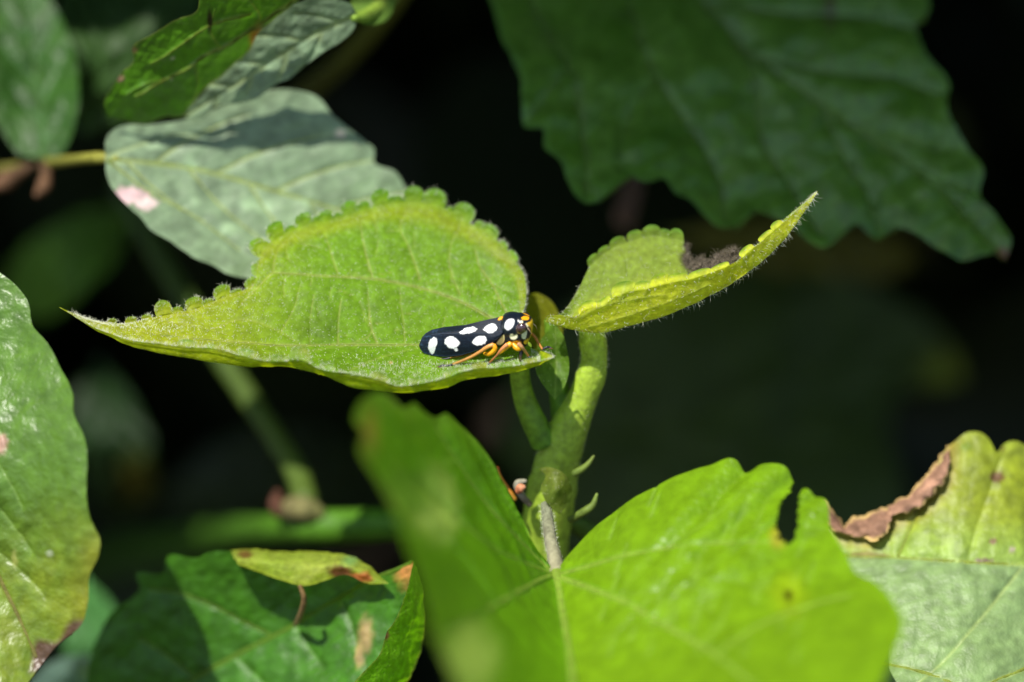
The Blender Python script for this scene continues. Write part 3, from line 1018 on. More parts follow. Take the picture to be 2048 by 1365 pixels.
# ---- grey-green leaf and its neighbour on one twig, upper left
twig = thing('leafy_twig', (120, 325, 30), 'thin twig bearing a large grey green leaf blotched with pale pink', 'twig')
tube_object('stem', twig, [(-120, 350, 44, 10), (0, 338, 36, 10), (80, 328, 32, 11), (150, 320, 21, 11), (200, 316, 15, 12), (235, 318, 14, 8)], M_stem, lin(70, 70, 30) * .8, lin(150, 150, 60) * .8, 12, 40, 23)
Bmid = [(218, 318), (380, 336), (530, 376), (700, 432), (850, 520)]
G = flat_grid([(215, 317), (213, 275), (235, 256), (300, 250), (370, 240), (440, 214), (520, 185), (560, 179), (640, 200), (662, 228), (690, 252), (722, 278), (748, 300), (748, 324), (790, 345), (808, 372), (822, 400), (850, 520)],
              [(215, 317), (212, 345), (222, 375), (250, 410), (282, 440), (300, 462), (335, 482), (390, 520), (430, 535), (450, 548), (500, 560), (580, 580), (700, 580), (850, 520)],
              [(215, 317, 13.5), (520, 185, 17), (800, 360, 19), (850, 520, 18), (500, 560, 13), (250, 410, 12), (520, 375, 16.6), (360, 335, 15.4)], 220, 120)
bv = [(Bmid, 5, 1)] + branch_veins(Bmid, 4, 260, 42, w=4, st=.75, t0=.06, t1=.8) + [([(215, 320), (300, 385), (400, 440), (480, 500)], 4, .6), ([(215, 312), (330, 275), (470, 265)], 4, .6)]
gB = lin(124, 146, 112)
sp = [(262, 392, 34, 15, lin(225, 190, 190), .35), (290, 408, 22, 14, lin(225, 200, 195), .35), (680, 268, 10, 8, lin(220, 205, 180), .5), (716, 290, 8, 6, lin(215, 205, 180), .5)]
rs = np.random.default_rng(31)
for i in range(34):
    x, y = rs.uniform(260, 780), rs.uniform(200, 530)
    sp.append((x, y, rs.uniform(8, 28), rs.uniform(6, 18), gB * rs.uniform(.6, 1.6), .7))
lb = leaf_mesh('leaf', twig, G, M_grey, gB * .8, gB * 1.05, bv, lin(165, 180, 120), sp, relief=.3, quilt=36, noise_mm=.15, wave=140, seed=24)
vein_tubes(lb, lb.obj, [('midrib', Bmid, 6, 3), ('vein', bv[-2][0], 4, 1.5)] + [('vein', b[0][:6], 3.2, 1.2) for b in bv[1:9]], M_soft, lin(172, 186, 120) * .9, sink=.6)
Cmid = [(88, 318), (84, 240), (72, 140), (55, 20), (40, -80)]
G = flat_grid([(88, 320), (40, 312), (0, 262), (-40, 190), (-60, 90), (-40, -20), (40, -90)], [(88, 320), (120, 310), (140, 288), (158, 230), (162, 165), (150, 105), (132, 55), (104, 5), (40, -90)],
              [(88, 320, 30), (-40, 150, 33), (160, 180, 31), (80, 160, 35), (40, -90, 40)], 120, 80)
lc = leaf_mesh('leaf', twig, G, M_grey, lin(44, 84, 20) * .7, lin(62, 108, 32) * .7, [(Cmid, 4, 1)] + branch_veins(Cmid, 4, 110, 45, w=3, st=.6), lin(90, 130, 80), relief=.4, noise_mm=.2, seed=25)
vein_tubes(lc, lc.obj, [('midrib', Cmid, 5, 2.5)], M_soft, lin(90, 125, 60), sink=.8)
for path in ([(85, 322, 30, 8), (92, 345, 29, 12), (88, 372, 28, 16), (72, 392, 28, 8)], [(70, 328, 31, 8), (40, 345, 32, 16), (12, 362, 33, 18), (-10, 375, 33, 10)]):
    tube_object('dry_stipule', twig, path, M_dry, lin(100, 76, 52) * .5, lin(140, 104, 76) * .5, 10, 24, 26, .35)

# ---- dark leaf hanging in from above, seen from its shaded side
hang = leaf_thing((400, 0, 2), 'dark green round tipped leaf hanging over the grey green leaves')
Amid = [(640, -40), (560, 20), (500, 62), (440, 96), (390, 125), (330, 160), (272, 192)]
G = flat_grid([(700, -130), (560, -70), (440, -25), (400, -4), (396, 22), (352, 44), (300, 74), (264, 101), (266, 128), (240, 152), (222, 180), (209, 208), (214, 236)],
              [(700, -130), (660, -50), (600, 0), (548, 42), (516, 68), (500, 106), (455, 147), (400, 192), (352, 240), (340, 238), (300, 248), (250, 246), (214, 236)],
              [(700, -130, -2), (215, 230, 12), (262, 105, 6.8), (400, 0, 1.4), (350, 240, 13.6), (500, 100, 9.4), (600, 0, 4.6), (430, 105, 7.4), (300, 180, 10)], 200, 100)
av = [(Amid, 4, 1), ([(500, 30), (430, 45), (380, 78), (300, 130)], 3, .8), ([(440, 96), (420, 60), (430, 20)], 2.5, .5), ([(390, 125), (395, 170), (385, 200)], 2.5, .5), ([(500, 62), (520, 40), (500, 0)], 2.5, .6), ([(330, 160), (290, 170), (250, 190)], 2.5, .4)]
la = leaf_mesh('blade', hang, G, M_leaf, lin(74, 120, 26), lin(96, 156, 24), av, lin(140, 150, 60), relief=-.35, quilt=26, noise_mm=.2, wave=90, seed=27,
               spots=[(516, 82, 14, 26, lin(150, 90, 20), .7), (420, 42, 5, 20, lin(40, 40, 10), .5), (268, 106, 7, 6, lin(150, 130, 80), .6), (240, 160, 8, 6, lin(190, 150, 120), .6), (345, 118, 4, 4, lin(170, 180, 140), .5), (342, 160, 3, 4, lin(160, 175, 130), .5)],
               edge_col=lin(150, 165, 80) * .8, edge_w=.03)
vein_tubes(la, la.obj, [('midrib', Amid, 4.5, 2), ('vein', av[1][0], 2.5, 1.2)], M_soft, lin(130, 142, 50) * .7, sink=.8)

# ---- second grey leaf behind it, with its petiole
twig2 = thing('leafy_twig', (790, 0, 26), 'olive twig with a narrow pale grey green leaf behind the dark hanging leaf', 'twig')
B2mid = [(712, 32), (620, 75), (520, 140), (440, 190), (365, 236)]
G = flat_grid([(716, 32), (700, 6), (660, -6), (610, -2), (540, 40), (470, 110), (400, 190), (355, 232)], [(716, 32), (706, 60), (684, 80), (650, 100), (612, 130), (585, 152), (552, 168), (512, 196), (478, 206), (448, 208), (424, 218), (405, 236), (355, 232)],
              [(716, 32, 9), (610, -2, 7), (680, 80, 10), (520, 190, 13), (355, 232, 14.5), (520, 130, 11.5)], 150, 80)
lb2 = leaf_mesh('leaf', twig2, G, M_grey, gB * .7, gB * 1.1, [(B2mid, 5, 1)] + branch_veins(B2mid, 4, 120, 45, w=4, st=.6), lin(160, 176, 110),
                [(rs.uniform(440, 690), rs.uniform(20, 200), rs.uniform(8, 24), rs.uniform(6, 16), gB * rs.uniform(.7, 1.5), .9) for i in range(20)], relief=.3, noise_mm=.15, seed=28)
tube_object('petiole', twig2, [(706, 36, 9, 8), (735, 30, 11, 14), (765, 10, 14, 16), (800, -30, 20, 18)], M_stem, lin(120, 150, 50), lin(130, 150, 60), 12, 24, 29)
tube_object('stem', twig2, [(830, -60, 34, 24), (770, 30, 40, 24), (700, 110, 48, 25), (620, 180, 55, 25), (520, 250, 62, 26), (380, 350, 76, 26)], M_stem, lin(110, 116, 30) * .5, lin(60, 74, 20) * .5, 14, 40, 30)
G = flat_grid([(706, 40), (700, 15), (715, -20), (760, -40)], [(706, 40), (740, 52), (775, 40), (790, 0), (760, -40)], [(706, 40, 11), (740, 50, 11), (715, -20, 14), (790, 0, 14)], 40, 30)
leaf_mesh('leaf', twig2, G, M_leaf, lin(110, 150, 60) * .8, lin(130, 165, 70) * .8, relief=0, noise_mm=.1, seed=34)

# ---- big toothed leaf in the shade, upper right
big = leaf_thing((1250, -220, 60), 'big coarsely toothed dark green leaf in shade above the young leaf tip')
Fmid = [(1250, -220), (1330, -80), (1404, 0), (1511, 112), (1645, 213), (1797, 314), (1910, 410), (2010, 520)]
FL = [(1250, -220), (1080, -170), (980, -80), (968, -10), (985, 30), (1003, 100), (1036, 160), (1038, 215), (1052, 258), (1082, 262), (1086, 305), (1118, 328), (1135, 370), (1165, 408), (1192, 408), (1212, 375), (1240, 342), (1250, 356), (1290, 374), (1320, 366),
      (1345, 396), (1378, 406), (1400, 432), (1442, 462), (1474, 456), (1484, 432), (1530, 436), (1580, 458), (1622, 492), (1656, 496), (1672, 474), (1664, 448), (1716, 452), (1757, 478), (1785, 460), (1830, 474), (1880, 505), (1930, 524), (1965, 514), (1985, 508), (2010, 522)]
FR = [(1250, -220), (1450, -260), (1700, -200), (1840, -80), (1853, 0), (1858, 28), (1830, 50), (1834, 70), (1847, 106), (1898, 174), (1892, 207), (1931, 291), (1966, 347), (1958, 387), (1999, 443), (2021, 488), (2010, 522)]
G = flat_grid(FL, FR, [(1250, -220, 48), (980, 0, 30), (1170, 400, 19), (1480, 440, 23), (1850, 0, 34), (1930, 290, 26), (2010, 520, 22), (1400, 0, 35), (1640, 213, 28), (1797, 314, 26), (1200, 100, 30)], 340, 150)
fv = [(Fmid, 5, 1), ([(1030, -140), (1068, 0), (1135, 140), (1165, 250), (1175, 320), (1172, 390)], 4, .9), ([(1180, -180), (1259, 0), (1309, 151), (1370, 240), (1421, 314), (1444, 370), (1450, 440)], 4, .9),
      ([(1404, 0), (1480, 80), (1508, 150), (1522, 269), (1573, 359), (1640, 470)], 4, .9), ([(1645, 213), (1680, 300), (1740, 400), (1760, 460)], 3.5, .7), ([(1511, 112), (1660, 150), (1800, 160), (1880, 190)], 3.5, .7),
      ([(1404, 0), (1560, 30), (1740, 40), (1830, 60)], 3.5, .6), ([(1720, 262), (1830, 290), (1925, 300)], 3.5, .6), ([(1797, 314), (1880, 370), (1955, 385)], 3, .6), ([(1135, 140), (1090, 200), (1050, 250)], 3, .5), ([(1309, 151), (1250, 250), (1240, 335)], 3, .5)]
fl = leaf_mesh('blade', big, G, M_leaf, lin(74, 122, 26) * .9, lin(104, 148, 56) * .9, fv, lin(120, 152, 80), relief=.9, quilt=48, noise_mm=.7, wave=260, seed=29, edge_col=lin(92, 138, 60), edge_w=.02,
               spots=[(2005, 512, 14, 14, lin(120, 84, 60), .6), (1660, 20, 10, 40, lin(84, 84, 50), .8)])
vein_tubes(fl, fl.obj, [('midrib', Fmid, 8, 3)] + [('vein', b[0], 4.5, 2) for b in fv[1:7]], M_soft, lin(130, 156, 84) * .9, sink=.5)

# ---- broad leaf cut by the left edge
left = leaf_thing((-60, 480, -8), 'broad lit leaf at the side, yellowing towards its brown withered tip')
Emid = [(-70, 480), (-90, 760), (-60, 980), (-5, 1150), (40, 1240), (72, 1315)]
G = flat_grid([(-60, 470), (-170, 600), (-230, 800), (-210, 1000), (-140, 1200), (-60, 1320), (0, 1372), (45, 1375), (78, 1332)],
              [(-60, 470), (0, 545), (28, 566), (60, 610), (66, 648), (100, 690), (128, 745), (150, 788), (153, 830), (174, 878), (178, 925), (177, 985), (186, 1040), (204, 1085), (202, 1105), (182, 1150), (180, 1205), (166, 1248), (120, 1286), (78, 1332)],
              [(-60, 470, -4), (150, 800, -11), (200, 1090, -13), (78, 1332, -8), (-90, 760, -6), (-30, 1100, -7), (-210, 900, -14), (0, 1372, -9)], 240, 120)
ev = [(Emid, 4, 1)] + branch_veins(Emid, 5, 240, 38, w=3.5, st=.6, t0=.05, t1=.8)
eG = lin(110, 154, 50)


def paint_left(col, P2, nu, nv, puff):
    t = sstep(960, 1260, P2[:, 1] + .3 * (P2[:, 0]))[:, None] * np.clip(.75 + .4 * noise(P2[None], 120, 55)[0], 0, 1)[:, None]
    col = col * (1 - t) + lin(140, 158, 44) * .85 * t
    e = sstep(120, 200, P2[:, 0] - 0)[:, None] * sstep(1000, 1150, P2[:, 1])[:, None]
    col = col * (1 - .3 * e) + lin(160, 130, 50) * .3 * e
    b = poly_mask(P2, [(60, 1345), (78, 1280), (110, 1285), (150, 1240), (175, 1240), (170, 1275), (120, 1300), (95, 1345)], 14)[:, None]
    return col * (1 - b) + lin(110, 84, 62) * .8 * b


le = leaf_mesh('blade', left, G, M_leaf, eG * .56, eG * .76, ev, lin(140, 172, 90), relief=.35, noise_mm=.2, quilt=40, wave=150, seed=35, paint=paint_left,
               spots=[(3, 888, 11, 20, lin(190, 150, 130), .5), (103, 1107, 6, 6, lin(215, 225, 205), .5), (30, 1120, 6, 16, lin(180, 180, 110), .6)])
vein_tubes(le, le.obj, [('midrib', Emid, 6, 5)], M_soft, lin(165, 160, 90) * .8, sink=.3)

# ---- toothed leaf with folded margins, lower left
fold = leaf_thing((250, 1480, 22), 'deep green leaf with a folded over yellow margin and browned tip')
Hmid = [(250, 1480), (380, 1366), (470, 1312), (590, 1250), (680, 1195), (760, 1150), (825, 1126)]
G = flat_grid([(250, 1480), (180, 1400), (190, 1300), (225, 1225), (282, 1172), (276, 1146), (330, 1142), (338, 1112), (400, 1112), (420, 1102), (465, 1099), (600, 1104), (700, 1116), (770, 1150), (828, 1122)],
              [(250, 1480), (420, 1560), (640, 1520), (760, 1420), (806, 1320), (822, 1250), (828, 1190), (830, 1122)],
              [(250, 1480, 24), (280, 1150, 17), (465, 1100, 12), (700, 1116, 9), (828, 1122, 4), (640, 1500, 7), (800, 1290, 6), (745, 1290, 7), (470, 1312, 15), (590, 1250, 12.5), (200, 1350, 22)], 200, 110)
hv = [(Hmid, 5, 1), ([(300, 1180), (360, 1186), (420, 1208), (480, 1240), (545, 1272)], 4, .8), ([(280, 1278), (330, 1310), (392, 1356)], 4, .8), ([(590, 1250), (620, 1300), (650, 1340)], 3, .5), ([(470, 1312), (520, 1360), (560, 1400)], 3, .5), ([(680, 1195), (700, 1240), (715, 1290)], 3, .5)]
hG = lin(58, 108, 18)
lh = leaf_mesh('blade', fold, G, M_grey, hG * .75, hG * 1.1, hv, lin(110, 150, 70), relief=.5, quilt=34, noise_mm=.25, wave=120, seed=36,
               spots=[(815, 1135, 22, 30, lin(190, 130, 70), .6), (735, 1270, 14, 32, lin(150, 130, 84), .6), (722, 1310, 8, 30, lin(160, 140, 90), .6)])
vein_tubes(lh, lh.obj, [('midrib', Hmid, 13, 5), ('vein', hv[1][0], 3.5, 5), ('vein', hv[2][0], 3.5, 5)], M_soft, lin(118, 156, 50) * .8, sink=.5)
G = across([resample(c, 120) for c in ([(462, 1100, 11.5), (480, 1099, 11), (560, 1102, 10), (650, 1104, 8.6), (705, 1114, 7.8), (750, 1142, 6), (775, 1166, 4.6)],
                                       [(468, 1116, 8.6), (490, 1116, 8), (560, 1124, 6.6), (640, 1130, 5.6), (700, 1132, 5), (748, 1156, 4.6), (775, 1166, 4.4)],
                                       [(478, 1130, 8.4), (510, 1142, 7.6), (560, 1160, 6.4), (612, 1172, 5.8), (655, 1160, 5.4), (690, 1150, 5.2), (735, 1168, 4.8), (776, 1168, 4.3)])], [0, .5, 1], np.linspace(0, 1, 40))
lf = leaf_mesh('folded_margin', fold, G, M_soft, lin(150, 172, 60), lin(180, 190, 84), relief=0, noise_mm=.2, wave=70, seed=37,
               spots=[(680, 1146, 26, 13, lin(112, 70, 50), .5), (720, 1156, 24, 10, lin(190, 110, 70), .5), (490, 1108, 14, 8, lin(130, 100, 50), .6), (700, 1122, 14, 10, lin(150, 190, 110), .7)], edge_col=lin(165, 180, 50), edge_w=.12)
lf.obj['label'] = 'pale yellow underside of the folded margin with brown torn end'
tube_object('tendril', fold, [(592, 1250, 11, 5), (603, 1225, 7, 6), (608, 1198, 5.4, 6), (600, 1172, 5.2, 5)], M_stem, lin(150, 120, 84), lin(96, 76, 40), 8, 24, 38)
G = across([resample(c, 140) for c in ([(828, 1122, 3), (818, 1165, 1), (806, 1200, .2), (792, 1232, 0), (772, 1268, -.2), (757, 1308, -.4), (722, 1348, -.6), (690, 1385, -.8), (640, 1450, -1)],
                                       [(832, 1130, 3.2), (834, 1180, 2.6), (830, 1220, 2.4), (818, 1260, 2.2), (802, 1300, 2), (790, 1336, 1.8), (765, 1370, 1.6), (740, 1410, 1.4), (700, 1470, 1)],
                                       [(836, 1136, 4), (848, 1190, 5.4), (850, 1230, 5.6), (846, 1270, 5.6), (838, 1310, 5.4), (824, 1345, 5.2), (808, 1375, 5), (790, 1420, 4.6), (760, 1490, 4)])], [0, .5, 1], np.linspace(0, 1, 50))
ls = leaf_mesh('folded_half', fold, G, M_soft, lin(112, 172, 24), lin(130, 190, 34), [([(832, 1130), (830, 1220), (800, 1310), (740, 1410)], 3, .4)], lin(130, 175, 60), relief=.1, noise_mm=.15, wave=90, seed=39,
               spots=[(772, 1270, 6, 10, lin(150, 110, 80), .5)], edge_col=lin(170, 190, 90), edge_w=.05)
ls.obj['label'] = 'bright green underside of the turned up half beside the front leaf'

# ---- leaf with dry brown edge, lower right
dry = leaf_thing((2140, 1130, 10), 'yellow green leaf with a crumpled dry brown edge and grey sheen')
Jmid = [(2150, 1134), (2048, 1130), (1950, 1124), (1850, 1118), (1750, 1112), (1640, 1116), (1560, 1130)]
G = flat_grid([(2200, 1134), (2180, 960), (2110, 900), (2048, 894), (2024, 886), (2006, 890), (1994, 906), (1976, 882), (1955, 868), (1930, 870), (1910, 886), (1890, 905), (1868, 950), (1830, 990), (1790, 1024), (1750, 1046), (1700, 1066), (1660, 1060), (1600, 1090), (1560, 1130)],
              [(2200, 1134), (2190, 1300), (2150, 1480), (2000, 1560), (1800, 1500), (1660, 1380), (1590, 1240), (1560, 1130)],
              [(2200, 1134, 10), (1950, 870, 11), (1700, 1060, 9), (1560, 1130, 8), (2048, 1130, 5.6), (1800, 1115, 6), (2000, 1560, -8), (1660, 1380, -1), (1900, 1330, -1.6), (2100, 950, 12)], 230, 130)
jv = [(Jmid, 4, 1), ([(1795, 1112), (1820, 1060), (1845, 990)], 4, .7), ([(1935, 1122), (1955, 1050), (1985, 965), (2000, 920)], 3, .5), ([(2048, 1130), (2060, 1040), (2070, 950)], 3, .5),
      ([(2048, 1130), (1960, 1240), (1880, 1330), (1790, 1400)], 4, .4), ([(1640, 1280), (1790, 1332), (1850, 1345), (1920, 1372)], 4, .8), ([(2140, 1270), (2048, 1338), (1990, 1362), (1930, 1400)], 4, .8)]


def paint_dry(col, P2, nu, nv, puff):
    ym = np.interp(P2[:, 0], [1560, 1640, 1750, 1850, 1950, 2048, 2150], [1130, 1116, 1112, 1118, 1124, 1130, 1134])
    up = sstep(-4, 4, ym - P2[:, 1])[:, None]
    y = lin(146, 160, 28) * (.8 + .2 * noise(P2[None], 60, 71)[0])[:, None]
    fade = sstep(0, 120, ym - P2[:, 1])[:, None]
    y = y * (.4 + .6 * fade) + lin(140, 175, 80) * (.6 - .6 * fade)
    return col * (1 - up * .92) + y * up * .92


jG = lin(132, 160, 100)
lj = leaf_mesh('blade', dry, G, M_grey, jG * .72, jG * .98, jv, lin(170, 185, 100), relief=.4, quilt=34, noise_mm=.2, wave=110, seed=44, paint=None)
P2 = lj.P2
# colour the upper half and the marks with their own pigments
nu, nv = lj.G.shape[:2]
att = lj.obj.data.attributes['pigment']
buf = np.zeros(nu * nv * 4, np.float32); att.data.foreach_get('color', buf)
cc = buf.reshape(-1, 4); cc[:, :3] = paint_dry(cc[:, :3].astype(float), P2, nu, nv, None)
dd_, _ = seg_dist(P2, [(1897, 892), (1888, 960), (1840, 1015), (1780, 1045), (1735, 1085), (1690, 1070), (1640, 1030)])
aa_ = (np.exp(-(dd_ / 22) ** 2) * .75)[:, None]
cc[:, :3] = cc[:, :3] * (1 - aa_) + lin(176, 150, 60) * .8 * aa_
for (sx, sy, rx, ry, c) in [(1993, 955, 15, 12, lin(96, 70, 40)), (1985, 1086, 8, 5, lin(120, 96, 50)), (1966, 1122, 18, 5, lin(120, 104, 84)), (2022, 1103, 5, 5, lin(180, 160, 150)), (1738, 1110, 40, 5, lin(150, 140, 84)),
                            (1930, 898, 12, 8, lin(110, 130, 30)), (2003, 900, 5, 4, lin(90, 80, 30))]:
    r = np.sqrt(((P2[:, 0] - sx) / rx) ** 2 + ((P2[:, 1] - sy) / ry) ** 2) * (1 + .25 * noise(P2[None], 18, 72)[0])
    a = (1 - sstep(.7, 1.2, r))[:, None]
    cc[:, :3] = cc[:, :3] * (1 - a) + c * a
att.data.foreach_set('color', cc.ravel())
vein_tubes(lj, lj.obj, [('midrib', Jmid, 5, 4), ('vein', jv[1][0], 4.5, 2.5), ('vein', jv[5][0], 6, 4), ('vein', jv[6][0], 6, 3)], M_soft, lin(165, 178, 84) * .85, sink=.55)
for L, R, sd in (([(1897, 892), (1872, 925), (1845, 960), (1812, 992), (1775, 1016)], [(1900, 930), (1888, 968), (1862, 996), (1835, 1020), (1785, 1032)], 45),
                 ([(1785, 1018), (1750, 1020), (1720, 1030), (1692, 1052), (1686, 1062)], [(1784, 1040), (1772, 1068), (1748, 1082), (1715, 1078), (1686, 1068)], 46),
                 ([(1648, 1000), (1660, 1012), (1680, 1040), (1692, 1062)], [(1636, 1030), (1650, 1048), (1668, 1062), (1688, 1068)], 47)):
    l = resample(np.c_[np.array(L, float), np.zeros(len(L))], 60)
    r = resample(np.c_[np.array(R, float), np.zeros(len(R))], 60)
    vv = np.linspace(0, 1, 24)[None, :, None]
    G = l[:, None] * (1 - vv) + r[:, None] * vv
    rag = np.sin(math.pi * np.linspace(0, 1, 60))[:, None] * np.abs(2 * vv[..., 0] - 1)
    G[..., 1] += 9 * rag * noise(G[..., :2], 52, sd + 8)
    G[..., 2] = tps([(2200, 1134, 10), (1950, 870, 11), (1700, 1060, 9), (1560, 1130, 8), (2048, 1130, 5.6), (1800, 1115, 6)])(G[..., :2]) - .35 - 1.3 * np.sin(vv[..., 0] * 2.4) + .5 * noise(G[..., :2], 90, sd)
    G[..., :2] += 2.5 * noise(G[..., :2], 24, sd + 3)[..., None]
    o = leaf_mesh('dry_edge', dry, G, M_dry, lin(92, 66, 50) * .6, lin(206, 158, 130) * .8, relief=0, noise_mm=.10, wave=90, seed=sd, edge_col=lin(206, 176, 110) * .8, edge_w=.16)

# ---- the stem with its long petiole, left of the shoot and behind it
back = thing('green_stem', (620, 1050, 30), 'thick green stem with a long slanting petiole rising from its knotted joint', 'stem')
tube_object('stem', back, [(60, 1150, 190, 34), (300, 1100, 130, 34), (450, 1070, 75, 34), (545, 1060, 42, 35), (600, 1056, 34, 37), (700, 1052, 30, 36), (800, 1048, 26, 34), (900, 1046, 22, 32), (1010, 1050, 17, 30), (1085, 1080, 12, 30)], M_stem, lin(50, 84, 16) * .6, lin(92, 146, 30) * .8, 20, 80, 48)  # colour darkens towards the left end to stand for shade
tube_object('petiole', back, [(612, 1010, 33, 30), (600, 960, 36, 26), (560, 890, 40, 24), (500, 800, 45, 24), (440, 710, 50, 24), (370, 600, 56, 24), (300, 480, 62, 25), (240, 370, 66, 26)], M_stem, lin(96, 120, 44) * .6, lin(60, 90, 26) * .5, 16, 60, 49)
tube_object('joint', back, [(560, 1020, 34, 16), (590, 1018, 31, 24), (620, 1022, 30, 26), (645, 1030, 30, 14)], M_dry, lin(130, 116, 80) * .6, lin(140, 140, 84) * .6, 14, 30, 50, .2)
tube_object('stipule', back, [(565, 1030, 32, 14), (552, 1005, 32, 16), (556, 985, 33, 8)], M_dry, lin(110, 70, 56) * .5, lin(126, 84, 66) * .5, 10, 20, 51, .2)


# ---- leaves that show dimly in the shade behind
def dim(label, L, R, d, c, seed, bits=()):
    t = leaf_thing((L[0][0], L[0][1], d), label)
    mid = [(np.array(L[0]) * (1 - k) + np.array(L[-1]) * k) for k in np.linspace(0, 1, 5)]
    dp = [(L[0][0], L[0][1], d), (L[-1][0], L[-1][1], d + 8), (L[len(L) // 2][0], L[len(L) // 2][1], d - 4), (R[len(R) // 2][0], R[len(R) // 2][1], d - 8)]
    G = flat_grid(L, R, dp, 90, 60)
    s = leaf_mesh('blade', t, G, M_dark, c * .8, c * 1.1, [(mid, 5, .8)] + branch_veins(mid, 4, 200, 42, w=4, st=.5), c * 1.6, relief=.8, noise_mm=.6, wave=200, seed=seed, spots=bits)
    vein_tubes(s, s.obj, [('midrib', mid, 7, 3)], M_stem, c * 1.5, sink=.7)
    return t


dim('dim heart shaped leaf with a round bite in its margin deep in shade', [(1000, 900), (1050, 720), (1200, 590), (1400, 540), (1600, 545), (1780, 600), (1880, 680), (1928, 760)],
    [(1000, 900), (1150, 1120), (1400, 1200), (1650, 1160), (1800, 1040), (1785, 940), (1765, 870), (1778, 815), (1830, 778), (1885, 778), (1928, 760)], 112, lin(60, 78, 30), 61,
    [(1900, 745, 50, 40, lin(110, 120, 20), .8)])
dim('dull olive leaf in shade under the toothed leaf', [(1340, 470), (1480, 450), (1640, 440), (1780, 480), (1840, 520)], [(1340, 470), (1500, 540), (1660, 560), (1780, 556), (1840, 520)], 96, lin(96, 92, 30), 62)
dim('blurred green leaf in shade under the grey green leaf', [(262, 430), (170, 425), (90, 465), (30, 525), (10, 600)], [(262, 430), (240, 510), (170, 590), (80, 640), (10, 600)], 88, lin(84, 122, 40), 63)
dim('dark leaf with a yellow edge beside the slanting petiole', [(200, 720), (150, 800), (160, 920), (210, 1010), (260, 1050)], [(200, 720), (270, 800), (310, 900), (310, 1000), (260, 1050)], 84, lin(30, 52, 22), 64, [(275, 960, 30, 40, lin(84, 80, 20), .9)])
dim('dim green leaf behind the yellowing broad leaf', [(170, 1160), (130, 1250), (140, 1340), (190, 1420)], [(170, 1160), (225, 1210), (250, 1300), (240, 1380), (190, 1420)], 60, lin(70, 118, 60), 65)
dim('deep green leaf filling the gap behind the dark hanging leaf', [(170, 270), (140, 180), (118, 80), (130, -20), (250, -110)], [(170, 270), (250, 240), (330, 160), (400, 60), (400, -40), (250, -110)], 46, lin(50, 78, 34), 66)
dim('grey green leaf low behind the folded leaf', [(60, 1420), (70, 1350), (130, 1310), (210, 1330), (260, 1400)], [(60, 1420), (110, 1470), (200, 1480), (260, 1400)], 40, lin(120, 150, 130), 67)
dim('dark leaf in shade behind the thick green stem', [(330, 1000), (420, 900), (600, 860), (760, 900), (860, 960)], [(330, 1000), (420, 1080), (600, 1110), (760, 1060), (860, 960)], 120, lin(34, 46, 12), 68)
dt = thing('dry_twig', (1255, 460, 62), 'dull pinkish dry twig end hanging below the toothed leaf', 'twig')
tube_object('stem', dt, [(1290, 180, 84, 12), (1272, 330, 72, 16), (1258, 400, 66, 20), (1252, 450, 62, 12)], M_dry, lin(110, 96, 70) * .6, lin(150, 116, 100) * .6, 10, 30, 69, .2)
tube_object('dry_bract', dt, [(1258, 400, 65, 8), (1240, 425, 62, 12), (1236, 450, 61, 5)], M_dry, lin(130, 100, 80) * .6, lin(150, 116, 100) * .6, 8, 16, 70, .2)


# ================================================================== the leafhopper
AX = np.array([.955, .215, .20]); AX /= np.linalg.norm(AX)                     # forward, in (right, up, towards camera)
UZ = np.array([-.20, .88, .42]); UZ -= (UZ @ AX) * AX; UZ /= np.linalg.norm(UZ)
RY_ = np.cross(AX, UZ)                                                          # the insect's right flank, towards the camera
O_PX, O_PY, O_D = 838.0, 690.0, -1.75


def to_px(L):
    """insect coordinates (forward, right, up; 1 = 0.05 mm) -> px, py, depth mm"""
    L = np.asarray(L, float)
    c = L[..., 0:1] * AX + L[..., 1:2] * RY_ + L[..., 2:3] * UZ
    return np.stack([O_PX + c[..., 0], O_PY - c[..., 1], O_D - c[..., 2] * .05], -1)


def from_px(px, py, y):
    A = np.array([[AX[0], UZ[0]], [AX[1], UZ[1]]])
    b = np.array([px - O_PX - RY_[0] * y, O_PY - py - RY_[1] * y])
    x, z = np.linalg.solve(A, b)
    return np.array([x, y, z])


hopper = thing('leafhopper', (950, 715, -2.6), 'small black leafhopper with white spots, orange legs and yellow face on the leaf', 'insect')
M_wing = solid_material('wing', rough=.5, spec=.16, scale=9000, mott=.2, bump=.25)
M_cut = solid_material('cuticle', rough=.3, spec=.5, scale=7000, mott=.18, bump=.1)
M_leg = solid_material('leg', rough=.38, spec=.45, scale=6000, mott=.15, bump=.1)
M_eye = solid_material('eye', rough=.14, spec=.6, scale=9000, mott=.3, bump=.02, colour=(.05, .022, .024), coat=.8)
NAVY = np.array([.006, .010, .018])
WHITE = np.array([.86, .87, .86])
ORNG = lin(238, 165, 25)
PALE = lin(232, 228, 190)
YELO = lin(225, 180, 35)


def zz(pts, ox, oy, k):
    return [(ox + a / k, oy + b / k) for a, b in pts]


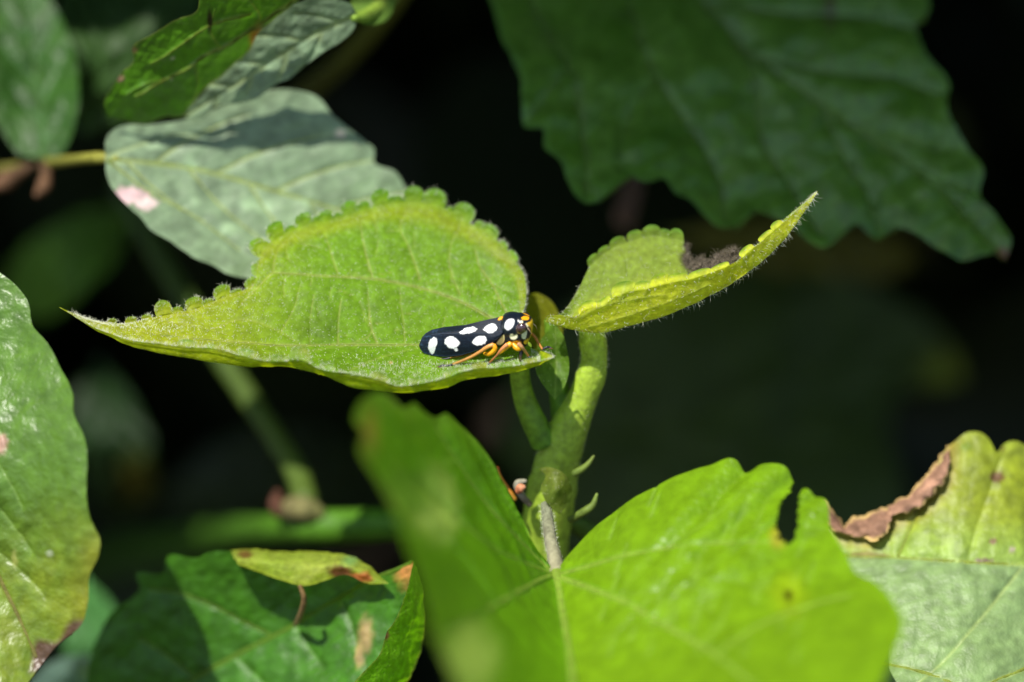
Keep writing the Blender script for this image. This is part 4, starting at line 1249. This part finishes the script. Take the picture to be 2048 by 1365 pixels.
wing_spots = [zz([(345, 900), (310, 820), (320, 740), (370, 660), (420, 640), (455, 670), (462, 720), (430, 830), (410, 900), (370, 930)], 820, 600, 8.533),
              zz([(590, 740), (605, 670), (650, 635), (740, 628), (790, 670), (848, 745), (800, 800), (740, 830), (660, 820), (620, 770)], 820, 600, 8.533),
              zz([(757, 852), (765, 832), (785, 824), (808, 834), (814, 852), (805, 872), (785, 880), (765, 870)], 820, 600, 8.533),
              zz([(835, 555), (900, 520), (930, 490), (1010, 475), (1070, 460), (1100, 475), (1145, 500), (1110, 530), (1060, 560), (980, 575), (860, 578)], 820, 600, 8.533),
              zz([(1058, 725), (1080, 685), (1130, 640), (1220, 620), (1280, 635), (1305, 690), (1280, 740), (1170, 780), (1100, 765)], 820, 600, 8.533),
              zz([(1245, 510), (1300, 450), (1360, 415), (1440, 412), (1475, 450), (1485, 490), (1440, 540), (1380, 575), (1310, 550)], 820, 600, 8.533)]
orange_spot = zz([(388, 340), (410, 305), (450, 285), (482, 290), (478, 315), (440, 340), (400, 350)], 950, 600, 8.533)


def wcurve(pts, n):
    return resample(np.array([from_px(*p) for p in pts]), n)


def wcurve3(pts, n):
    L = np.array([from_px(*p) for p in pts])
    seg = np.r_[0, np.cumsum(np.linalg.norm(np.diff(L, axis=0), axis=1))]
    q = np.linspace(0, seg[-1], n * 4)
    R = np.stack([np.interp(q, seg, L[:, k]) for k in range(3)], 1)
    ker = np.ones(9) / 9
    for _ in range(2):
        pad = np.vstack([np.repeat(R[:1], 4, 0), R, np.repeat(R[-1:], 4, 0)])
        S = np.stack([np.convolve(pad[:, k], ker, 'valid') for k in range(3)], 1)
        S[0], S[-1] = R[0], R[-1]
        R = S
    return R[np.linspace(0, n * 4 - 1, n).astype(int)]


n = 230
w_mid = wcurve3([(839, 688, 0), (844, 676, 0), (852, 670, 0), (868, 665, 0), (905, 657.5, 0), (936, 649, 0), (975, 639.5, 0), (996, 635, 0), (1006, 632.5, 0)], n)
w_fold = wcurve3([(838.5, 690, 3), (842.5, 681, 6), (850, 675, 9), (862, 670.5, 12), (885, 668, 15), (917, 667.3, 17.5), (960, 667.5, 20), (985, 667.5, 21.5), (1005, 663, 22.5)], n)
w_lat = wcurve3([(838.3, 692, 4), (841, 691, 8), (848, 691, 12), (860, 691, 16), (885, 692, 21), (917, 691, 24.5), (950, 688, 26.5), (975, 681.5, 27.5), (1003, 668, 27)], n)
w_bot = wcurve3([(838.8, 695, 3), (842, 701, 6), (848, 706.5, 9), (862, 711, 13.5), (889, 714, 18.5), (917, 712, 22.5), (942, 705.5, 25.5), (965.5, 695, 27), (985, 685.5, 28), (996, 677, 28), (1004, 670, 27.5)], n)
WL = across([w_mid, w_fold, w_lat, w_bot], [0, .36, .68, 1], np.linspace(0, 1, 120))
PXW = to_px(WL)
wp2 = PXW[..., :2].reshape(-1, 2)
wcol = np.tile(NAVY, (len(wp2), 1))
ap = (1 - sstep(846, 905, wp2[:, 0]))[:, None]
fleck = np.clip(noise(wp2[None], 7, 91, 2)[0], 0, 1)[:, None]
wcol = wcol * (1 + .6 * ap) + fleck * np.array([.012, .03, .055]) * (.25 + ap)
vgrid = np.repeat(np.linspace(0, 1, 120)[None], n, 0).reshape(-1, 1)
ugrid = np.repeat(np.linspace(0, 1, n)[:, None], 120, 1).reshape(-1, 1)
for vline, wd_, st_ in ((.36, .007, 1.0), (.52, .005, .5), (.70, .005, .5), (.86, .005, .4), (.16, .005, .4)):   # seam of the wing and its veins
    bend = vline + .03 * np.sin(ugrid * 5 + vline * 9)  if vline != .36 else vline
    wcol = wcol + st_ * np.exp(-((vgrid - bend) / wd_) ** 2) * np.array([.010, .020, .032])
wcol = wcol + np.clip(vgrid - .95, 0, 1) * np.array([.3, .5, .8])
ragged = np.c_[noise(wp2[None], 6, 92, 2)[0], noise(wp2[None], 6, 93, 2)[0]] * 1.1
for poly in wing_spots:
    a = poly_mask(wp2 + ragged, poly, 1.8)[:, None]
    wcol = wcol * (1 - a) + WHITE * a
a = poly_mask(wp2, orange_spot, 1.2)[:, None]
wcol = wcol * (1 - a) + ORNG * a
for side in (1, -1):
    L = WL.copy()
    # a slight step along the fold and the overlap at the back
    ridge = .9 * np.exp(-((np.linspace(0, 1, 120) - .36) / .03) ** 2)
    L[..., 2] += ridge[None, :] * .5
    L[..., 1] *= side
    if side < 0:
        L[..., 2] -= .6
    Wv = world_pts(to_px(L)).reshape(-1, 3)
    F = grid_faces(n, 120)
    if side > 0:
        F = F[:, ::-1]
    mesh_object('wing', Wv, F, M_wing, hopper, wcol)

# body: one surface from the abdomen to the face
ST = np.array([  # forward, top, bottom, half width
    (28, -10, -22, 5), (45, -8, -26, 9), (70, -6, -32, 13), (110, -4, -37, 16), (150, -2, -41, 19), (168, 3, -43, 21), (177, 15, -43, 24), (183, 21.3, -43, 27.8),
    (190, 23.2, -42, 29.5), (198, 22.6, -42, 30), (205, 20.6, -45, 29.5), (211, 18.2, -48, 28.5), (216, 16.8, -51, 28), (221, 14.6, -52, 26.5), (226, 11.5, -49, 23.5), (230, 8, -43, 20), (233.5, 3.5, -36, 16), (236, -3, -29, 10.5), (237, -14, -17, 2)])
nb, nr = 170, 110
tt = np.r_[0, np.cumsum(np.hypot(np.diff(ST[:, 0]), np.diff(ST[:, 1]) * .4))]
q = np.linspace(0, tt[-1], nb)
D = np.diff(ST, axis=0) / np.diff(tt)[:, None]
Mx = np.vstack([D[:1], (D[:-1] + D[1:]) / 2, D[-1:]])
kk = np.clip(np.searchsorted(tt, q, side='right') - 1, 0, len(tt) - 2)
hh = (tt[kk + 1] - tt[kk])[:, None]
s_ = ((q - tt[kk]) / (tt[kk + 1] - tt[kk]))[:, None]
S = ((2 * s_ ** 3 - 3 * s_ ** 2 + 1) * ST[kk] + (s_ ** 3 - 2 * s_ ** 2 + s_) * hh * Mx[kk] + (-2 * s_ ** 3 + 3 * s_ ** 2) * ST[kk + 1] + (s_ ** 3 - s_ ** 2) * hh * Mx[kk + 1])
an = np.linspace(0, 2 * math.pi, nr, endpoint=False)
ca, sa = np.cos(an), np.sin(an)
zc = (S[:, 1] + S[:, 2]) / 2
hz = (S[:, 1] - S[:, 2]) / 2
hw = np.maximum(S[:, 3], .5)
BL = np.zeros((nb, nr, 3))
BL[..., 0] = S[:, :1]
BL[..., 1] = hw[:, None] * np.sign(ca) * np.abs(ca) ** .82
prof = np.sign(sa) * np.abs(sa) ** .88
BL[..., 2] = zc[:, None] + hz[:, None] * prof
# the face leans back towards the throat
lean = np.clip((S[:, 0] - 205) / 32, 0, 1)[:, None] * np.clip((2 - BL[..., 2]) / 50, 0, 1) ** 1.3
BL[..., 0] -= 20 * lean
# groove between the head and the pronotum, pinch of the flank below the pronotum's edge
BL[..., 1] *= 1 - .055 * np.exp(-((S[:, 0] - 211) / 2.2) ** 2)[:, None] * (BL[..., 2] > -14)
edge = np.exp(-((BL[..., 2] + 15) / 4) ** 2) * np.clip((S[:, 0] - 176) / 8, 0, 1)[:, None] * np.clip((211 - S[:, 0]) / 4, 0, 1)[:, None]
BL[..., 1] *= 1 - .07 * edge
# the swollen forehead
fore = np.exp(-(BL[..., 1] / 9) ** 2) * np.clip((S[:, 0] - 222) / 10, 0, 1)[:, None]
BL[..., 0] += 2.2 * fore
mirror = BL.copy(); mirror[..., 1] = np.abs(mirror[..., 1])
bp2 = to_px(mirror)[..., :2].reshape(-1, 2)
bcol = np.tile(NAVY, (len(bp2), 1))
Z1 = lambda pts: zz(pts, 780, 560, 5.12)
zl = BL[..., 2].reshape(-1); xl = BL[..., 0].reshape(-1); yl = np.abs(BL[..., 1].reshape(-1))
marks = [(Z1([(1170, 490), (1180, 440), (1215, 405), (1270, 408), (1272, 440), (1240, 500), (1205, 517)]), WHITE),
         (Z1([(1345, 385), (1375, 372), (1425, 388), (1422, 405), (1380, 412), (1350, 405)]), ORNG),
         (Z1([(1325, 440), (1335, 418), (1362, 425), (1358, 445), (1340, 455)]), PALE),
         (Z1([(1383, 455), (1398, 444), (1420, 465), (1412, 482), (1392, 480)]), PALE),
         (Z1([(1345, 548), (1372, 522), (1398, 522), (1398, 570), (1380, 608), (1356, 602)]), PALE * .9),
         (Z1([(1398, 445), (1440, 426), (1482, 415), (1490, 545), (1462, 575), (1446, 545), (1436, 490), (1405, 460)]), YELO),
         (Z1([(1375, 625), (1420, 602), (1412, 640), (1382, 662), (1366, 648)]), YELO),
         (Z1([(1222, 575), (1245, 553), (1275, 568), (1302, 558), (1302, 590), (1278, 615), (1240, 606)]), PALE),
         (Z1([(1088, 648), (1125, 605), (1165, 565), (1170, 620), (1158, 650), (1130, 668), (1100, 662)]), PALE * np.array([1, .93, .6])),
         (Z1([(1215, 650), (1290, 625), (1350, 640), (1345, 690), (1260, 690)]), YELO * .8)]
for poly, c in marks:
    a = poly_mask(bp2, poly, 1.2)
    far = (yl > 1.0) | (xl > 225)
    a = (a * far)[:, None]
    bcol = bcol * (1 - a) + c * a
front_y = (sstep(224, 229, xl + .30 * np.clip(-zl, 0, 60)) * (1 - sstep(7.5, 9.5, yl)) * (1 - sstep(-1, 3, zl)))[:, None]
bcol = bcol * (1 - front_y) + YELO * front_y
belly = (1 - sstep(-41, -36, zl) * 1.0)[:, None] * (1 - sstep(200, 208, xl))[:, None]
bcol = bcol * (1 - .8 * belly) + lin(150, 120, 30) * .8 * belly
BV = world_pts(to_px(BL)).reshape(-1, 3)
Fb = grid_faces(nb, nr, True)
ends = to_px(np.array([[27, 0, zc[0]], [S[-1, 0] + .3, 0, zc[-1]]]))
mesh_object('body', BV, Fb, M_cut, hopper, bcol)


def ellipsoid(name, parent, c, r, mat, col=None, nu=28, nv=36, tilt=0.0):
    t = np.linspace(.0001, math.pi - .0001, nu)[:, None]
    p = np.linspace(0, 2 * math.pi, nv, endpoint=False)[None]
    X = np.stack([r[0] * np.cos(t) + 0 * p, r[1] * np.sin(t) * np.cos(p), r[2] * np.sin(t) * np.sin(p)], -1)
    x, z = X[..., 0].copy(), X[..., 2].copy()
    X[..., 0] = x * math.cos(tilt) - z * math.sin(tilt)
    X[..., 2] = x * math.sin(tilt) + z * math.cos(tilt)
    V = world_pts(to_px(X + np.array(c))).reshape(-1, 3)
    return mesh_object(name, V, grid_faces(nu, nv, True), mat, parent, None if col is None else np.tile(np.asarray(col), (len(V), 1)))


eye_c = from_px(1042.5, 657.5, 31)
for side in (1, -1):
    ellipsoid('eye', hopper, (eye_c[0], eye_c[1] if side > 0 else -26, eye_c[2] - (0 if side > 0 else 5)), (12.5, 8, 10.5), M_eye, tilt=.6)


def on_leaf(px, py, r=1.2):
    Wp, Np = surf_at(main_leaf, [(px, py)], (.55, .86))
    d = (Wp[0] - CAM) @ FWD / MM - DIST
    return d - r * .05


def leg_path(pts):
    """(px, py, 'y', lateral, r) on the body or (px, py, 'leaf', lift mm, r) on the leaf or (px, py, 'd', depth, r)"""
    out = []
    for (px, py, mode, v, r) in pts:
        if mode == 'y':
            d = to_px(from_px(px, py, v))[2]
        elif mode == 'leaf':
            d = on_leaf(px, py, r) - v
        else:
            d = v
        out.append((px, py, d, r))
    return np.array(out)


def blend(pts):
    """fill depths marked 'mix' between their neighbours"""
    idx = [i for i, p in enumerate(pts) if p[2] != 'mix']
    known = {i: leg_path([pts[i]])[0] for i in idx}
    out = []
    for i, p in enumerate(pts):
        if i in known:
            out.append(known[i])
        else:
            a = max(k for k in idx if k < i); b = min(k for k in idx if k > i)
            t = (i - a) / (b - a)
            out.append((p[0], p[1], known[a][2] * (1 - t) + known[b][2] * t, p[4]))
    return np.array(out)


DARKT = np.array([.02, .02, .028])
LEGO = lin(214, 140, 40)
LEGB = lin(170, 112, 40)


def leg(femur, tibia, tarsus, cf, ct, spines=0):
    tib = tube_object('leg', hopper, tibia, M_leg, ct[0], ct[1], 12, 40, 81, .03)
    if femur is not None:
        tube_object('femur', tib, femur, M_leg, cf, cf * .95, 12, 30, 82, .03)
    tube_object('tarsus', tib, tarsus, M_leg, DARKT, DARKT * 1.3, 10, 24, 83, .12)
    e = tarsus[-1]
    for dx in (-3, 3):
        tube_object('claw', tib, [(e[0], e[1], e[2], 1.0), (e[0] + dx, e[1] + 1, e[2] - .03, .8), (e[0] + dx * 1.4, e[1] + 4, e[2], .4)], M_leg, lin(170, 110, 30) * .6, DARKT, 6, 8, 84)
    if spines:
        P = resample(tibia, spines)
        base = world_pts(P[:, :3])
        d = -UP[None] * .8 + RIGHT * .45 + rh.normal(size=(spines, 3)) * .25
        o = spikes('tibia_spine', tib, base, d, rh.uniform(.25, .4, spines) * MM, .018 * MM, M_darkhair, .2, 85)
        base = base + UP * .03 * MM
        spikes('tibia_spine', tib, base, UP[None] * .8 - RIGHT * .5 + rh.normal(size=(spines, 3)) * .25, rh.uniform(.2, .32, spines) * MM, .016 * MM, M_darkhair, .2, 86)


# near hind leg
t1 = blend([(987, 690, 'y', 33, 4.6), (978, 693, 'y', 35, 4.2), (962, 703, 'mix', 0, 3.6), (945, 713, 'mix', 0, 3.3), (925, 722, 'mix', 0, 3.0), (906, 729, 'leaf', .12, 2.6)])
leg(blend([(969, 708, 'y', 24, 3.4), (977, 708, 'y', 30, 5.2), (985, 704, 'y', 33, 5.4), (990, 697, 'y', 34, 5.0), (987, 690, 'y', 33, 4.6)]), t1,
    blend([(905, 730, 'leaf', .1, 2.4), (895, 732, 'leaf', .06, 2.2), (885, 731.5, 'leaf', .04, 2.2), (877, 734, 'leaf', 0, 1.6)]), ORNG, (lin(205, 140, 70), lin(150, 112, 42)), 60)
# near middle leg
leg(blend([(1022, 688, 'y', 26, 6), (1012, 694, 'y', 30, 5.8), (1003, 702, 'y', 32, 5), (998, 707, 'y', 32, 3.6)]),
    blend([(1014, 690, 'y', 33, 4.4), (1004, 699, 'y', 34, 3.6), (995, 709, 'mix', 0, 2.7), (986, 719, 'mix', 0, 2.3), (979, 726, 'leaf', .08, 2.2)]),
    blend([(979, 726, 'leaf', .08, 2.2), (977, 729, 'leaf', .04, 2.2), (974, 731, 'leaf', 0, 1.6)]), ORNG, (lin(205, 135, 84), lin(130, 84, 40)))
# near front leg
leg(blend([(1026, 688, 'y', 22, 5), (1031, 694, 'y', 26, 6), (1037, 697, 'y', 29, 6.2), (1041, 692, 'y', 30, 5)]),
    blend([(1037, 688, 'y', 31, 5), (1043, 694, 'y', 33, 4), (1050, 703, 'mix', 0, 3), (1057, 713, 'leaf', .9, 2.6)]),
    blend([(1057, 713, 'leaf', .9, 2.6), (1063, 719, 'leaf', .5, 2.6), (1071, 725, 'leaf', .2, 2.6), (1078, 731, 'leaf', 0, 2.4)]), ORNG, (lin(190, 140, 96), LEGB * .8))
# far front leg, reaching past the face
leg(None, blend([(1058, 665, 'y', -14, 3.4), (1068, 672, 'y', -18, 3.4), (1075, 683, 'mix', 0, 2.9), (1081, 693, 'mix', 0, 2.6), (1085, 699, 'leaf', .25, 2.6)]),
    blend([(1086, 699, 'leaf', .25, 2.4), (1091, 696, 'leaf', .2, 2.4), (1097, 694.5, 'leaf', .1, 2.4), (1102, 697, 'leaf', 0, 2)]), ORNG, (LEGB, LEGB))
# far hind leg, a sliver below the wing
leg(None, blend([(962, 704, 'y', -6, 3), (945, 708, 'y', -8, 2.4), (922, 712, 'mix', 0, 2), (900, 716, 'leaf', .3, 1.8)]),
    blend([(900, 716, 'leaf', .3, 1.8), (892, 718, 'leaf', .1, 1.6), (884, 718, 'leaf', 0, 1.3)]), ORNG, (lin(200, 140, 40), lin(150, 110, 30)))
# beak and antennae
tube_object('beak', hopper, leg_path([(1044, 690, 'y', 14, 6), (1043, 700, 'y', 20, 5.4), (1042, 708, 'y', 25, 4.2), (1041, 716, 'y', 29, 3.0), (1040, 723, 'y', 33, 1)]), M_cut, NAVY * 2, lin(70, 50, 24), 12, 24, 87)
for path in ([(1054, 655, 'y', 19, 1.6), (1058, 660, 'y', 20, 1.1), (1063, 668, 'y', 21, .5)], [(1066, 648, 'y', -8, 1.2), (1071, 652, 'y', -10, .9), (1074, 660, 'y', -12, .4)]):
    tube_object('antenna', hopper, leg_path(path), M_leg, lin(200, 170, 140), lin(120, 90, 70), 6, 14, 88)
